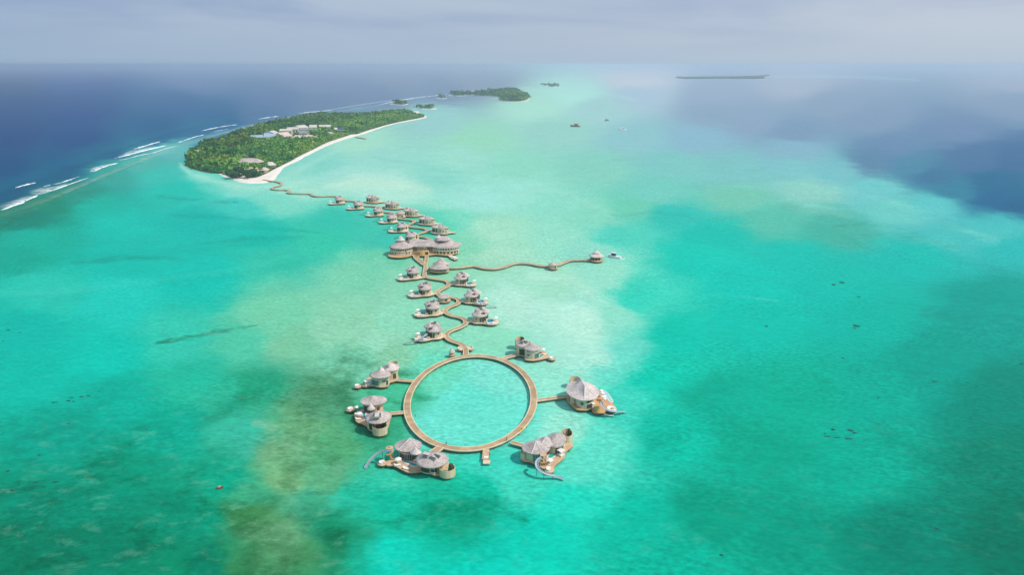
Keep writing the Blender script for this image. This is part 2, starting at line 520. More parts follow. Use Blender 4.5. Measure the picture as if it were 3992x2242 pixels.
# soundings: where the photograph shows the water, and the colour it has there
SOUND = '''20 200 3B6FAE;200 205 5C86BC;500 205 8FA8CE;800 212 A0B2D0;20 260 15599C;200 280 1B62A4;450 260 5C86B8;700 245 8CA4CA;20 340 07508F;200 350 0C5696;400 325 2A72A8;560 295 4C86B4;20 420 06588A;150 410 086A98;800 255 9AB0CC
1000 205 AAB8D0;1200 200 AEBCD0;950 232 A0B2D0;10 480 0A6A84;140 435 0A7490;260 382 107C9C;400 345 2C86A8;520 318 4A90B4;640 290 7CA0C4;1100 225 A8B8D0
60 545 2E8C7C;130 515 34947E;200 485 3C9C8C;290 440 48ACA0;350 415 58B8AC;430 375 6CBCB8;100 600 0CB8A0;300 560 10C8B4;30 650 08B098;300 650 14C4B0;500 560 1CC0B0;450 480 34C8B4;600 520 4CCDBC;240 520 18BCA6;400 440 48C4B4
100 740 38CCB4;300 750 30D0BC;500 700 28C8B4;700 650 40C8AC;800 600 40CCAC;650 590 28C4B0;60 820 10C0AC;250 900 20CCB4;60 950 08C4AC;300 1000 00B89E;150 1100 00AA90;100 1250 009A7C;300 1200 009E7E;60 1400 008668;300 1380 009070;450 1300 0A9A78;450 860 40CCB0;420 1080 10B496
500 950 30C0A0;600 870 58CCA8;700 800 78D0A8;640 980 30A880;750 870 7CC8A0;700 1150 74B484;750 1080 6CB07E;800 1000 54A078;720 1210 78B680;640 1255 44AC80;760 1262 48B088;560 1200 10AC88;500 1300 0C9C7A;450 1420 08906C;600 1100 40C0A0;860 1130 58AC78;820 1200 60B080;560 1000 38BC98
900 900 74C8A4;850 830 90D4AE;950 870 98DCB8;900 1250 30C09C;850 1330 289E76;650 1310 4C9860;600 1420 3C9260;750 1400 4E9864;850 1430 2E8E60;700 1350 70B080;520 1420 189070
1000 1260 20C09C;1150 1290 18A884;1000 1400 20DCC0;1200 1400 14DCC0;1350 1350 10D8B8;1450 1250 2CDCBC;1300 1230 48DCBC;950 1440 18D4B4;1200 1250 20C4A0
1600 1300 04C4A4;1800 1300 00A888;2000 1350 00A486;2300 1350 008C74;2550 1350 007E66;2550 1150 008C74;1700 1100 00C8A8;1650 950 08D0B0;1800 1000 00B496;2000 1000 00B898;2200 1000 00B49A;2500 1000 009480;1900 1120 00B090;2150 1180 00B496;1700 1430 02BC9C
1700 850 08CCB0;1900 800 08C8B0;2200 800 04BEA8;2500 780 0CA898;2350 900 06A894;1600 750 40D8BC;1560 600 58D4BC;1750 650 20D0B8;2000 650 08C8B4;2300 650 28C4B4;2540 620 38C0B8;1900 720 20CDB8;2100 720 08C4B0
1700 545 3EC8B8;1600 520 70CDB0;1850 500 78C8B0;2050 480 90D0C0;2250 530 70CCC0;2500 580 58C8C0;1950 560 60C4AC;2100 580 50B8A4;1800 590 28C8B4;2400 600 50C4BC
2000 330 8CA8C4;2200 400 6C94B4;2350 440 4C82A8;2500 500 2C72A0;2000 420 80C4C4;2200 480 74C8C4;2350 520 64C8C4;2500 572 50C4C0;1800 280 9CB4CC;2400 480 4292AC;2560 520 1C6C98;2560 400 5078A8;2400 330 7C98BC;2560 250 90A8C4;2200 300 90A8C4;2000 380 88B4C4;1900 300 9CB4CC;2100 430 7CC0C4;2300 420 5C98B4;2500 460 2C78A0;2450 400 5A80AC;2250 370 7898BC;2100 260 98AEC8;2560 210 A0B4CC;2000 210 ACBCD0;1600 200 B0BED0
1700 420 80C8C0;1500 430 88D0BC;1300 430 90D8C0;1600 350 90C4C8;1750 350 8CB8C8;1400 330 98D0C4;1200 350 98D8BC;1500 270 A0CCCC;1350 270 A8DCCC;1450 240 A8DCD4;1600 240 A4C0D0;1800 240 A4B8D0;1650 480 78CDBC;1850 430 80C4C0
1100 300 98CCC8;1150 400 9CDCC8;950 400 98D8C8;1100 440 8CD6C4;900 460 B0E4D0;1000 470 B4E6D0;750 480 A0E0C8;700 510 80D8C0;1200 500 A0E2D0;1400 520 90DCC4;850 435 A0DCCC;820 420 88D4C4;620 470 90DCC8;520 450 70D4C0;900 360 A4DCC4;1300 480 9CE0CC
1250 580 A4E0C0;1400 600 98E0C4;1250 640 A4DCBC;1400 700 A0E0C0;1500 700 98E0C4;1300 780 B4E8D0;1450 800 B8ECD4;1550 780 90E0C4;1450 900 A8E8D0;1560 900 70DCC4;1480 640 90DCC4;1500 540 88D8BC
900 700 7CD0AC;950 640 68CCA8;850 560 40C8B0;950 600 48C8B0;950 760 8CD4B0;1000 800 90DCB8;900 800 8CD0AA;1100 680 90D8B0;1180 620 88D8B4;1130 560 60D4B4;1030 580 50CDB0;1250 850 90E0BC
1180 1000 6CE4CC;1250 950 80E4CC;1100 1080 70E4CC;1280 1050 70E4CC;1420 1080 98E8CC;1400 960 98E8CC;1500 1130 60E0C4;980 900 88CCA4;1000 990 50C89C;960 1080 40B488;1000 1200 40D0AC;1250 1190 48DCC0;1450 1190 60E0C4;1550 1020 48DCC0;1100 940 70DCB8'''
pts = [p.split() for p in SOUND.replace('\n', ';').split(';')]
SP_XY = np.array([[float(a), float(b)] for a, b, c in pts])
SP_C = np.array([srgb(c) for a, b, c in pts])
# sheet of water: rings round the camera's foot, narrow where it is near
az_in = np.linspace(-44, 44, 620)
az_out = np.linspace(44, 316, 46)[1:-1]
azs = np.radians(np.concatenate([az_in, az_out]))
dep = np.concatenate([np.linspace(74, 38, 14), np.linspace(37.4, 6, 250), np.linspace(5.9, 0.5, 96), [0.4, 0.32, 0.26]])
rad = CAM_Z / np.tan(np.radians(dep))
A, R = np.meshgrid(azs, rad, indexing='ij')
WX, WY = R * np.sin(A), R * np.cos(A)
nA, nR = A.shape
def to_sheet(x, y):
    """where the photograph shows a point of the sea (2576-pixel reading)"""
    cz = np.maximum(y * CP + CAM_Z * SP, 1.0)
    up = y * SP - CAM_Z * CP
    k = 2576.0 / W
    return (512 + F * x / cz) * k, (288 - F * up / cz) * k
DX, DY = to_sheet(WX, WY)
DX, DY = np.clip(DX, -700, 3276), np.clip(DY, 150, 1800)
fx, fy = DX.ravel(), DY.ravel()
# shore lines wander a little
wob = fbm(WX.ravel() / 60, WY.ravel() / 60, 4, 3) - 0.5
near = np.clip((fy - 160) / 700, 0.05, 1.2)
sx = fx + wob * 50 * np.clip(near * 1.6, 0.3, 1) + (fbm(WX.ravel() / 16, WY.ravel() / 16, 4, 21) - 0.5) * 60 * near
sy = fy + (fbm(WX.ravel() / 70, WY.ravel() / 70, 4, 9) - 0.5) * 20 + (fbm(WX.ravel() / 16, WY.ravel() / 16, 4, 27) - 0.5) * 42 * near
num = np.zeros((fx.size, 3))
den = np.zeros(fx.size)
bed_s = SP_C.copy()
def to_bed(c, x, y):
    """what the bottom and the depth give, without the air in between"""
    p = np.array([ground(a * W / 2576, b * W / 2576 if b * W / 2576 > 67 else 67).length for a, b in zip(np.atleast_1d(x), np.atleast_1d(y))])
    T = np.exp(-HAZE_DENSITY * p)[:, None]
    Tc = np.maximum(T, 0.36)
    return np.clip((c - (1 - Tc) * HAZE_LIGHT * 0.95 - 0.006) / (Tc * LIGHT), 0.0015, 0.85)
bed_s = to_bed(SP_C, SP_XY[:, 0], SP_XY[:, 1])
deep = SP_C[:, 2] > SP_C[:, 1] * 1.25               # off the reef the bottom is out of reach
left = deep & (SP_XY[:, 0] < 1250)
right = deep & (SP_XY[:, 0] >= 1250)
bed_s[left] = bed_s[left] * 0.35 + np.array([0.001, 0.062, 0.165]) * 0.65
bed_s[right] = bed_s[right] * 0.7 + np.array([0.030, 0.110, 0.160]) * 0.3
for (x, y), c in zip(SP_XY, bed_s):
    sc = 2.2 if y < 700 else 1.5
    d2 = (sx - x) ** 2 + ((sy - y) * sc) ** 2 + 160
    w = d2 ** -2.1
    num += w[:, None] * np.sqrt(c)
    den += w
BED = (num / den[:, None]) ** 2
GRASS = np.zeros(fx.size)
WXr, WYr = WX.ravel(), WY.ravel()
STEP = np.clip((fy - 160) / 700, 0.05, 1.0)     # one metre shows larger near by
def stroke(line, w, col, alpha=1.0, soft=1.0, ragged=0.5, nscale=14.0, seed=1, grass=None, taper=0.0):
    """a bank, reef or weed bed laid along a line (2576-pixel reading) w wide each side"""
    d, al = seg_dist(fx + (fbm(WXr / (nscale * 2.5), WYr / (nscale * 2.5), 3, seed + 5) - 0.5) * 30 * STEP, fy + (fbm(WXr / (nscale * 2.5), WYr / (nscale * 2.5), 3, seed + 6) - 0.5) * 26 * STEP, line)
    nz = fbm(WXr / nscale, WYr / nscale, 5, seed) - 0.5
    ww = np.interp(al, np.linspace(0, 1, len(w)), w) if hasattr(w, '__len__') else w
    q = 1 - d / (ww * 1.25) + nz * ragged * 2.2
    a = np.clip(q / (soft * 1.15), 0, 1)
    a = a * a * (3 - 2 * a) * alpha
    lx = np.array([p[0] for p in line]).mean()
    ly = np.array([p[1] for p in line]).mean()
    c = to_bed(srgb(col)[None, :], lx, ly)[0] if isinstance(col, str) else np.array(col)
    if grass is not None:
        m_ = np.clip(1.25 - d / (ww * 1.6), 0, 1) * grass * 0.68
        GRASS[:] = np.maximum(GRASS, m_)
        a = a * 0.6
    BED[:] = BED * (1 - a[:, None]) + c * a[:, None]
# outer reef: darker drop-off, pale turquoise edge, brown flat behind the surf
stroke([(-40, 512), (110, 452), (260, 392), (400, 345), (520, 312), (640, 285)], [9, 8, 7, 5, 3, 2], '06607F', 0.5, 1.2, 0.3, 30, 2)
stroke([(-40, 492), (120, 425), (270, 378), (420, 332), (560, 302)], [36, 30, 20, 12, 8], '0A86A0', 0.7, 2.0, 0.5, 50, 4)
stroke([(-60, 560), (60, 527), (130, 500), (220, 462), (320, 418), (400, 385)], [18, 17, 13, 10, 7, 5], '5E8C6A', 0.62, 1.2, 0.6, 24, 5, 0.5)
stroke([(-60, 610), (20, 560), (90, 540)], [16, 14, 6], '2A7860', 0.5, 1.3, 0.6, 20, 6, 0.5)
stroke([(360, 400), (450, 365), (560, 335), (680, 305), (820, 285), (960, 266)], [12, 9, 8, 6, 4, 3], '8CC4C0', 0.6, 1.4, 0.3, 40, 7)
# sandy shallows round the island
stroke([(455, 415), (480, 440), (560, 462), (640, 475), (720, 470), (770, 455)], [9, 10, 10, 12, 14, 12], 'AEE6D0', 0.8, 1.3, 0.3, 30, 8)
stroke([(680, 462), (760, 425), (860, 375), (920, 345), (1000, 318), (1060, 300)], [10, 10, 8, 6, 5, 4], 'A4E0CC', 0.75, 1.3, 0.3, 30, 8)
stroke([(820, 470), (900, 462), (1000, 466), (1080, 480)], [16, 18, 18, 14], 'CCEAD0', 0.95, 1.6, 0.4, 60, 9)
stroke([(1000, 440), (1180, 442), (1340, 462), (1450, 500), (1500, 522)], [5, 6, 7, 9, 9], 'A0E0C8', 0.6, 1.3, 0.3, 60, 10)
stroke([(1330, 690), (1440, 700), (1500, 760), (1470, 850), (1520, 900)], [20, 30, 36, 44, 34], 'C0EED6', 0.7, 1.3, 0.5, 50, 11)
stroke([(1540, 538), (1640, 532), (1720, 540), (1760, 560)], [2, 4, 6, 6], '3AB4A8', 0.55, 1.2, 0.4, 40, 12)
stroke([(1470, 510), (1500, 530), (1580, 540)], [6, 6, 4], '98D8BC', 0.5, 1.4, 0.3, 60, 13)
stroke([(760, 478), (900, 470), (1050, 490), (1150, 540), (1230, 600), (1320, 660), (1400, 760), (1420, 880)], [16, 22, 30, 34, 40, 48, 56, 50], 'B0E8CE', 0.65, 1.8, 0.3, 60, 60)
# weed beds
stroke([(395, 859), (440, 851), (490, 843), (545, 833)], [2, 6, 8, 5], '0A7060', 1.0, 1.5, 0.6, 14, 14, 1.0)
stroke([(500, 838), (560, 828), (610, 821), (655, 816)], [4, 6, 4, 1.5], '0C7C6A', 0.9, 1.5, 0.6, 14, 66, 0.9)
stroke([(260, 880), (380, 862)], [2, 2], '10A48E', 0.6, 1.0, 0.7, 12, 15)
stroke([(180, 662), (300, 655), (420, 650), (520, 662)], [6, 10, 10, 6], '069080', 0.85, 1.6, 0.9, 20, 16, 0.3)
stroke([(395, 495), (450, 500), (520, 505), (600, 512)], [5, 8, 7, 4], '0C8C8C', 0.95, 1.5, 0.9, 20, 17, 0.5)
stroke([(-20, 640), (200, 648), (420, 640), (620, 612), (780, 590)], [14, 16, 16, 12, 8], '0AAE9C', 0.5, 2.0, 0.6, 40, 61)
stroke([(-20, 742), (160, 738), (340, 715), (520, 690), (680, 668)], [10, 14, 12, 10, 8], '58D8C0', 0.45, 2.0, 0.6, 40, 62)
stroke([(200, 800), (420, 775), (640, 742), (800, 715)], [12, 16, 14, 10], '14BEA8', 0.45, 2.0, 0.6, 40, 63)
stroke([(540, 570), (700, 578), (820, 590)], [3, 5, 3], '22B4A0', 0.5, 1.1, 0.8, 40, 18)
stroke([(450, 620), (620, 600), (760, 596)], [6, 8, 5], '12AC9A', 0.7, 1.6, 0.8, 30, 19)
stroke([(420, 545), (560, 552), (700, 566)], [5, 7, 4], '12AEA0', 0.7, 1.6, 0.9, 30, 64)
stroke([(560, 690), (720, 672), (850, 650)], [6, 9, 5], '22BCA4', 0.6, 1.8, 0.8, 30, 65)
stroke([(880, 940), (860, 1000), (900, 1060), (960, 1090)], [22, 30, 30, 18], '2E8C62', 0.55, 1.3, 0.9, 12, 20, 0.9)
stroke([(860, 905), (930, 925), (1000, 935), (1060, 940)], [12, 14, 12, 7], '3E9C70', 0.45, 1.2, 0.9, 12, 21, 0.8)
stroke([(930, 1000), (1000, 1010)], [16, 10], '2A9468', 0.5, 1.2, 0.9, 10, 22, 0.8)
stroke([(1050, 1000), (1075, 1003), (1100, 1000)], [13, 12, 5], '22A87E', 0.7, 1.1, 0.8, 6, 23, 0.8)
stroke([(900, 880), (820, 960), (760, 1040), (720, 1150), (740, 1240), (680, 1320), (640, 1440)], [26, 40, 44, 50, 44, 60, 70], '6CA878', 0.5, 1.4, 0.9, 12, 54, 0.72)
stroke([(700, 1010), (780, 1020), (860, 1060)], [26, 36, 22], '5C9468', 0.5, 1.4, 0.8, 18, 24, 0.5)
stroke([(690, 1100), (740, 1160), (720, 1230)], [40, 52, 30], '7CB684', 0.55, 1.4, 1.1, 9, 25, 0.6)
stroke([(760, 1100), (820, 1130), (860, 1180)], [24, 32, 22], '4C9668', 0.5, 1.3, 0.9, 16, 26, 0.7)
stroke([(560, 1290), (640, 1320), (700, 1400), (640, 1460)], [40, 62, 70, 60], '429058', 0.55, 1.4, 1.2, 9, 27, 0.9)
stroke([(640, 1360), (720, 1420)], [46, 50], '78BA88', 0.5, 1.3, 1.2, 8, 28, 0.5)
stroke([(790, 1310), (860, 1350), (850, 1440)], [34, 40, 40], '1E8458', 0.55, 1.4, 0.9, 14, 29, 0.8)
stroke([(1010, 1300), (1120, 1285), (1230, 1280), (1320, 1310)], [22, 34, 36, 20], '14A07C', 0.55, 1.3, 0.9, 14, 30, 0.6)
stroke([(900, 1290), (1000, 1330)], [18, 14], '1CA880', 0.4, 1.3, 0.9, 14, 31, 0.6)
stroke([(380, 1100), (250, 1200), (120, 1290), (0, 1400)], [50, 70, 90, 100], '008C6C', 0.45, 1.6, 0.9, 22, 32, 0.65)
stroke([(480, 1200), (400, 1330), (300, 1440)], [40, 60, 70], '089070', 0.4, 1.6, 0.9, 18, 33, 0.65)
stroke([(520, 1060), (600, 1010), (660, 980)], [20, 26, 16], '1C9C78', 0.5, 1.4, 0.9, 18, 34, 0.6)
stroke([(-20, 1250), (40, 1240), (110, 1228)], [14, 10, 5], '04684E', 0.7, 1.1, 1.0, 8, 35, 0.8)
stroke([(1640, 1130), (1760, 1060), (1900, 1090), (2020, 1140)], [26, 44, 44, 26], '00A286', 0.5, 1.8, 0.7, 16, 36)
stroke([(1750, 1290), (1950, 1260), (2150, 1330)], [50, 70, 60], '00A084', 0.45, 1.8, 0.7, 16, 37)
stroke([(2250, 1100), (2420, 1200), (2560, 1330)], [50, 80, 90], '00806A', 0.45, 1.8, 0.7, 16, 38, 0.22)
stroke([(2330, 790), (2440, 800), (2560, 820)], [20, 28, 26], '029482', 0.4, 1.7, 0.9, 20, 39, 0.25)
stroke([(2090, 560), (2180, 590), (2300, 600), (2400, 620)], [16, 20, 16, 10], '5AAC98', 0.5, 1.4, 0.9, 40, 40, 0.4)
stroke([(1960, 520), (2060, 530), (2140, 545)], [12, 14, 10], '86BCA4', 0.5, 1.4, 0.9, 40, 41, 0.3)
stroke([(1780, 480), (2000, 462), (2150, 480), (2300, 530), (2500, 600)], [8, 11, 12, 12, 12], '94DCCC', 0.4, 2.0, 1.3, 24, 42)
stroke([(2060, 440), (2200, 470), (2380, 540), (2570, 620)], [6, 9, 12, 13], '58CCC8', 0.35, 2.0, 1.5, 24, 43)
stroke([(1690, 735), (1800, 745), (1960, 762)], [4, 6, 3], '58DCC4', 0.6, 1.2, 0.8, 30, 44)
stroke([(1540, 402), (1600, 401), (1660, 402)], [2.5, 3.2, 2], '88A8A4', 0.7, 1.1, 0.7, 40, 45)
stroke([(940, 398), (1010, 408), (1080, 418)], [2.5, 3.5, 2.5], '8CC8BC', 0.6, 1.1, 0.9, 40, 46)
stroke([(1000, 372), (1120, 372), (1250, 378)], [3, 4, 3], '8CCCC0', 0.4, 1.2, 0.9, 60, 47)
stroke([(1940, 194), (2080, 192), (2200, 196), (2310, 202)], [4, 6, 5.5, 4], 'A8E4E4', 0.8, 2.2, 0.4, 400, 48)
stroke([(1320, 228), (1420, 224), (1520, 236), (1600, 252)], [4, 5, 6, 5], 'A8E0D8', 0.5, 1.6, 0.2, 200, 49)
stroke([(640, 1070), (700, 1075)], [10, 8], 'A0CCA4', 0.6, 1.2, 0.9, 10, 50, 0.2)
stroke([(860, 640), (960, 660), (1000, 700), (960, 780), (900, 850)], [26, 30, 30, 30, 24], 'A0DCB8', 0.45, 1.6, 0.8, 40, 51)
stroke([(1180, 690), (1230, 760), (1290, 850)], [26, 30, 26], '8CE0BC', 0.4, 1.6, 0.6, 40, 52)
stroke([(880, 1360), (900, 1450)], [24, 30], '28DCC0', 0.4, 1.4, 0.8, 12, 53)
lumi = BED.sum(1)
sandy = np.clip((lumi - 0.75) / 0.6, 0, 1)          # bright sand carries no weed
lw = np.clip((1250 - fx) / 500, 0, 1)
base_w = lw * np.clip((fy - 880) / 900, 0, 0.36) + (1 - lw) * np.clip((fy - 900) / 3200, 0, 0.15)
GRASS = np.clip(np.maximum(GRASS, base_w * (1 - sandy)), 0, 1)
me = bpy.data.meshes.new('water')
vs = np.zeros((nA * nR + 1, 3))
vs[:-1, 0], vs[:-1, 1] = WXr, WYr
faces = []
ia, ir = np.meshgrid(np.arange(nA), np.arange(nR - 1), indexing='ij')
ib = (ia + 1) % nA
quads = np.stack([ia * nR + ir, ia * nR + ir + 1, ib * nR + ir + 1, ib * nR + ir], -1).reshape(-1, 4)
tris = np.stack([np.full(nA, nA * nR), np.arange(nA) * nR, ((np.arange(nA) + 1) % nA) * nR], -1)
me.vertices.add(len(vs))
me.vertices.foreach_set('co', vs.ravel())
nl = quads.size + tris.size
me.loops.add(nl)
me.loops.foreach_set('vertex_index', np.concatenate([quads[:, ::-1].ravel(), tris[:, ::-1].ravel()]).astype(np.int32))
me.polygons.add(len(quads) + len(tris))
ls = np.concatenate([np.arange(len(quads)) * 4, quads.size + np.arange(len(tris)) * 3]).astype(np.int32)
me.polygons.foreach_set('loop_start', ls)
me.update(calc_edges=True)
me.validate()
ca = me.attributes.new('bottom', 'FLOAT_COLOR', 'POINT')
cc = np.ones((len(vs), 4))
BED *= np.where(BED[:, 0] < 0.12, 0.93 + 0.07 * BED[:, 0] / 0.12, 1.0)[:, None]
cc[:-1, :3] = BED
cc[:-1, 3] = GRASS
cc[-1, :3] = BED[0]
ca.data.foreach_set('color', cc.ravel())
ga = me.attributes.new('weed', 'FLOAT', 'POINT')
ga.data.foreach_set('value', np.concatenate([GRASS, [0]]))
m, t, b = principled('sea_water')
at = N(t, 'ShaderNodeAttribute', attribute_name='bottom')
aw = N(t, 'ShaderNodeAttribute', attribute_name='weed')
geo = N(t, 'ShaderNodeNewGeometry')
def noise_at(scale, detail, rough=0.6, stretch=(1, 1, 1), rot=0.0, dist=0.0):
    mp = N(t, 'ShaderNodeMapping')
    mp.inputs['Scale'].default_value = stretch
    mp.inputs['Rotation'].default_value = (0, 0, rot)
    t.links.new(geo.outputs['Position'], mp.inputs[0])
    n = N(t, 'ShaderNodeTexNoise')
    n.inputs['Scale'].default_value = scale
    n.inputs['Detail'].default_value = detail
    n.inputs['Roughness'].default_value = rough
    n.inputs['Distortion'].default_value = dist
    t.links.new(mp.outputs[0], n.inputs['Vector'])
    return n.outputs[0]
mottle = ramp(t, noise_at(0.028, 9, 0.68, (1, 1, 1), 0, 0.6), [(0.28, 0.76), (0.50, 1.0), (0.72, 1.18)])
ripple = ramp(t, noise_at(0.22, 8, 0.75, (0.5, 1.0, 1), 0.5), [(0.34, 0.82), (0.5, 1.0), (0.66, 1.19)])
fine = ramp(t, noise_at(0.6, 3, 0.6, (0.6, 1.0, 1), 0.7), [(0.34, 0.78), (0.5, 1.0), (0.66, 1.22)])
weedn = ramp(t, noise_at(0.22, 8, 0.72, (0.7, 1, 1), 0.3, 0.8), [(0.42, 1.0), (0.60, 0.0)])
wq = math_n(t, 'MULTIPLY_ADD', math_n(t, 'SUBTRACT', noise_at(0.085, 12, 0.74, (0.75, 1, 1), 0.4, 0.3), 0.5), 1.9, aw.outputs['Fac'])
wmask = ramp(t, wq, [(0.38, 0.0), (0.68, 1.0)])
amp = math_n(t, 'MULTIPLY_ADD', aw.outputs['Fac'], 1.5, 0.30, clamp=True)
col = mixrgb(t, 1.0, at.outputs['Color'], mixrgb(t, amp, (1, 1, 1), mottle), 'MULTIPLY')
col = mixrgb(t, 1.0, col, mixrgb(t, math_n(t, 'MULTIPLY_ADD', amp, 0.6, 0.4), (1, 1, 1), ripple), 'MULTIPLY')
lanes = ramp(t, noise_at(0.012, 5, 0.6, (0.5, 1.0, 1), 0.35, 0.4), [(0.36, 0.15), (0.62, 1.0)])
col = mixrgb(t, 1.0, col, mixrgb(t, lanes, (1, 1, 1), fine), 'MULTIPLY')
dark = mixrgb(t, 1.0, col, (0.60, 0.68, 0.60), 'MULTIPLY')
dark = mixrgb(t, weedn, dark, mixrgb(t, 1.0, col, (0.42, 0.55, 0.46), 'MULTIPLY'))
col = mixrgb(t, math_n(t, 'MULTIPLY', wmask, 0.8), col, dark)
# bare sand and pale rubble between the weed
pale = ramp(t, noise_at(0.13, 10, 0.72, (0.7, 1, 1), 0.9, 0.4), [(0.54, 0.0), (0.68, 1.0)])
col = mixrgb(t, math_n(t, 'MULTIPLY', math_n(t, 'MULTIPLY', pale, 0.55), math_n(t, 'MULTIPLY', aw.outputs['Fac'], 1.5, clamp=True)), col, mixrgb(t, 0.5, mixrgb(t, 1.0, at.outputs['Color'], (1.5, 1.35, 1.4), 'MULTIPLY'), (0.30, 0.56, 0.40)))
bp = N(t, 'ShaderNodeBump')
bp.inputs['Strength'].default_value = 0.25
bp.inputs['Distance'].default_value = 0.6
t.links.new(noise_at(0.35, 5, 0.65, (0.5, 1, 1), 0.5), bp.inputs['Height'])
# body colour under a wind-roughened skin that mirrors at most a third of the sky
t.nodes.remove(b)
df = N(t, 'ShaderNodeBsdfDiffuse')
t.links.new(col, df.inputs['Color'])
gl = N(t, 'ShaderNodeBsdfGlossy')
gl.inputs['Roughness'].default_value = 0.22
t.links.new(bp.outputs[0], gl.inputs['Normal'])
fr = N(t, 'ShaderNodeFresnel')
fr.inputs['IOR'].default_value = 1.33
mx = N(t, 'ShaderNodeMixShader')
t.links.new(math_n(t, 'MULTIPLY', math_n(t, 'POWER', fr.outputs[0], 1.5), 0.17), mx.inputs[0])
t.links.new(df.outputs[0], mx.inputs[1])
t.links.new(gl.outputs[0], mx.inputs[2])
t.links.new(mx.outputs[0], t.nodes['Material Output'].inputs['Surface'])
me.materials.append(m)
water = bpy.data.objects.new('water', me)
COL.objects.link(water)
tag(water, 'turquoise lagoon and deep blue sea reaching to the horizon', kind='structure')

# ------------------------------------------------------------------ haze over the sea
hm = bpy.data.materials.new('haze_air')
hm.use_nodes = True
ht = hm.node_tree
ht.nodes.clear()
pv = N(ht, 'ShaderNodeVolumePrincipled')
pv.inputs['Color'].default_value = (0.68, 0.78, 0.88, 1)
pv.inputs['Density'].default_value = HAZE_DENSITY
pv.inputs['Anisotropy'].default_value = 0.3
ho = N(ht, 'ShaderNodeOutputMaterial')
ht.links.new(pv.outputs[0], ho.inputs['Volume'])
hb = MB()
box(hb, (0, 0, 81), (90000, 90000, 166))
haze = hb.build('haze', hm)
tag(haze, 'pale blue sea haze thickening towards the horizon', kind='stuff')

# ------------------------------------------------------------------ surf on the outer reef
def foam_sheet_mat():
    m, t, b = principled('thin_foam')
    geo = N(t, 'ShaderNodeNewGeometry')
    n = N(t, 'ShaderNodeTexNoise')
    n.inputs['Scale'].default_value = 0.09
    n.inputs['Detail'].default_value = 8
    n.inputs['Roughness'].default_value = 0.7
    t.links.new(geo.outputs['Position'], n.inputs['Vector'])
    at = N(t, 'ShaderNodeAttribute', attribute_name='cover')
    a = math_n(t, 'MULTIPLY', ramp(t, n.outputs[0], [(0.36, 0.0), (0.60, 1.0)]), at.outputs['Fac'])
    b.inputs['Base Color'].default_value = (0.80, 0.86, 0.88, 1)
    b.inputs['Roughness'].default_value = 0.9
    t.links.new(a, b.inputs['Alpha'])
    return m
FOAM_THIN = foam_sheet_mat()
def breaker(Z, pts, w, h, label, group='breakers on the outer reef'):
    """a breaking wave: a ragged white roll along a line, w wide, h high, thin at both ends"""
    line = smooth_line([Z(x, y) for x, y in pts], 2.5)
    n = len(line)
    vs, fs = [], []
    sd = random.random() * 90
    K = 6
    for i, p in enumerate(line):
        a, b = line[max(i - 1, 0)], line[min(i + 1, n - 1)]
        d = (b - a).normalized()
        nx, ny = -d.y, d.x
        t = i / (n - 1)
        env = min(1.0, 5 * t + 0.1, 7 * (1 - t) + 0.1)
        w_ = 0.5 * w
        env *= 0.6 + 0.6 * mnoise.noise(Vector((i * 0.11, sd, 0))) + 0.4 * mnoise.noise(Vector((i * 0.6, sd, 4)))
        env = max(env, 0.12)
        for k in range(K):
            q = k / (K - 1)
            off = (q - 0.5) * w_ * env + 0.3 * w_ * mnoise.noise(Vector((i * 0.35, k * 0.8, sd)))
            z = 0.06 + h * env * math.sin(math.pi * q) ** 0.8 * (0.8 + 0.4 * mnoise.noise(Vector((i * 0.5, k, sd + 9))))
            if k in (0, K - 1):
                z = -0.1
            vs.append((p.x + nx * off, p.y + ny * off, z))
    for i in range(n - 1):
        for k in range(K - 1):
            fs.append((i * K + k, i * K + k + 1, (i + 1) * K + k + 1, (i + 1) * K + k))
    mb = MB().add(vs, fs)
    o = mb.build('breaking_wave', FOAM, None, tuple(line[n // 2]), True)
    return tag(o, label, 'wave', group)
def wash(Z, near, far, label, thick=1.0):
    """sheet of thin foam between two lines"""
    a = smooth_line([Z(x, y) for x, y in near], 3)
    b = smooth_line([Z(x, y) for x, y in far], 3)
    n = max(60, int(len(a) / 2))
    K = 10
    vs, fs, cov = [], [], []
    for i in range(n):
        p = a[int(i / (n - 1) * (len(a) - 1))]
        q = b[int(i / (n - 1) * (len(b) - 1))]
        for k in range(K):
            s = k / (K - 1)
            v = p.lerp(q, s)
            vs.append((v.x, v.y, 0.05))
            e = min(1.0, 4 * min(i, n - 1 - i) / n)
            cov.append(thick * e * (1.15 - s) * min(1.0, s * 8 + 0.5) * (0 if k == K - 1 else 1))
    for i in range(n - 1):
        for k in range(K - 1):
            fs.append((i * K + k, i * K + k + 1, (i + 1) * K + k + 1, (i + 1) * K + k))
    mb = MB().add(vs, fs)
    o = mb.build('surf_foam', FOAM_THIN, None, tuple(vs[len(vs) // 2]))
    at = o.data.attributes.new('cover', 'FLOAT', 'POINT')
    at.data.foreach_set('value', cov)
    return tag(o, label, kind='stuff')
breaker(ZW, [(225, 640), (300, 618), (400, 592), (510, 568)], 13, 2.4, 'short thick white breaker farthest out at the left edge of the sea')
breaker(ZW, [(0, 965), (120, 925), (280, 868), (420, 805), (540, 745)], 9, 1.2, 'long foam line nearest the left edge, at the foot of the reef')
breaker(ZW, [(540, 745), (720, 690), (900, 625), (1080, 560), (1270, 495)], 5, 0.8, 'thin foam line along the inner side of the reef flat')
breaker(ZW, [(620, 622), (760, 592), (900, 560), (1020, 520), (1140, 478)], 9, 1.5, 'slender curved breaker above the wide foam wash at left')
breaker(ZW, [(1290, 405), (1360, 395), (1440, 360), (1560, 318), (1700, 282)], 8, 1.3, 'short breaker with a blunt frayed head midway along the reef')
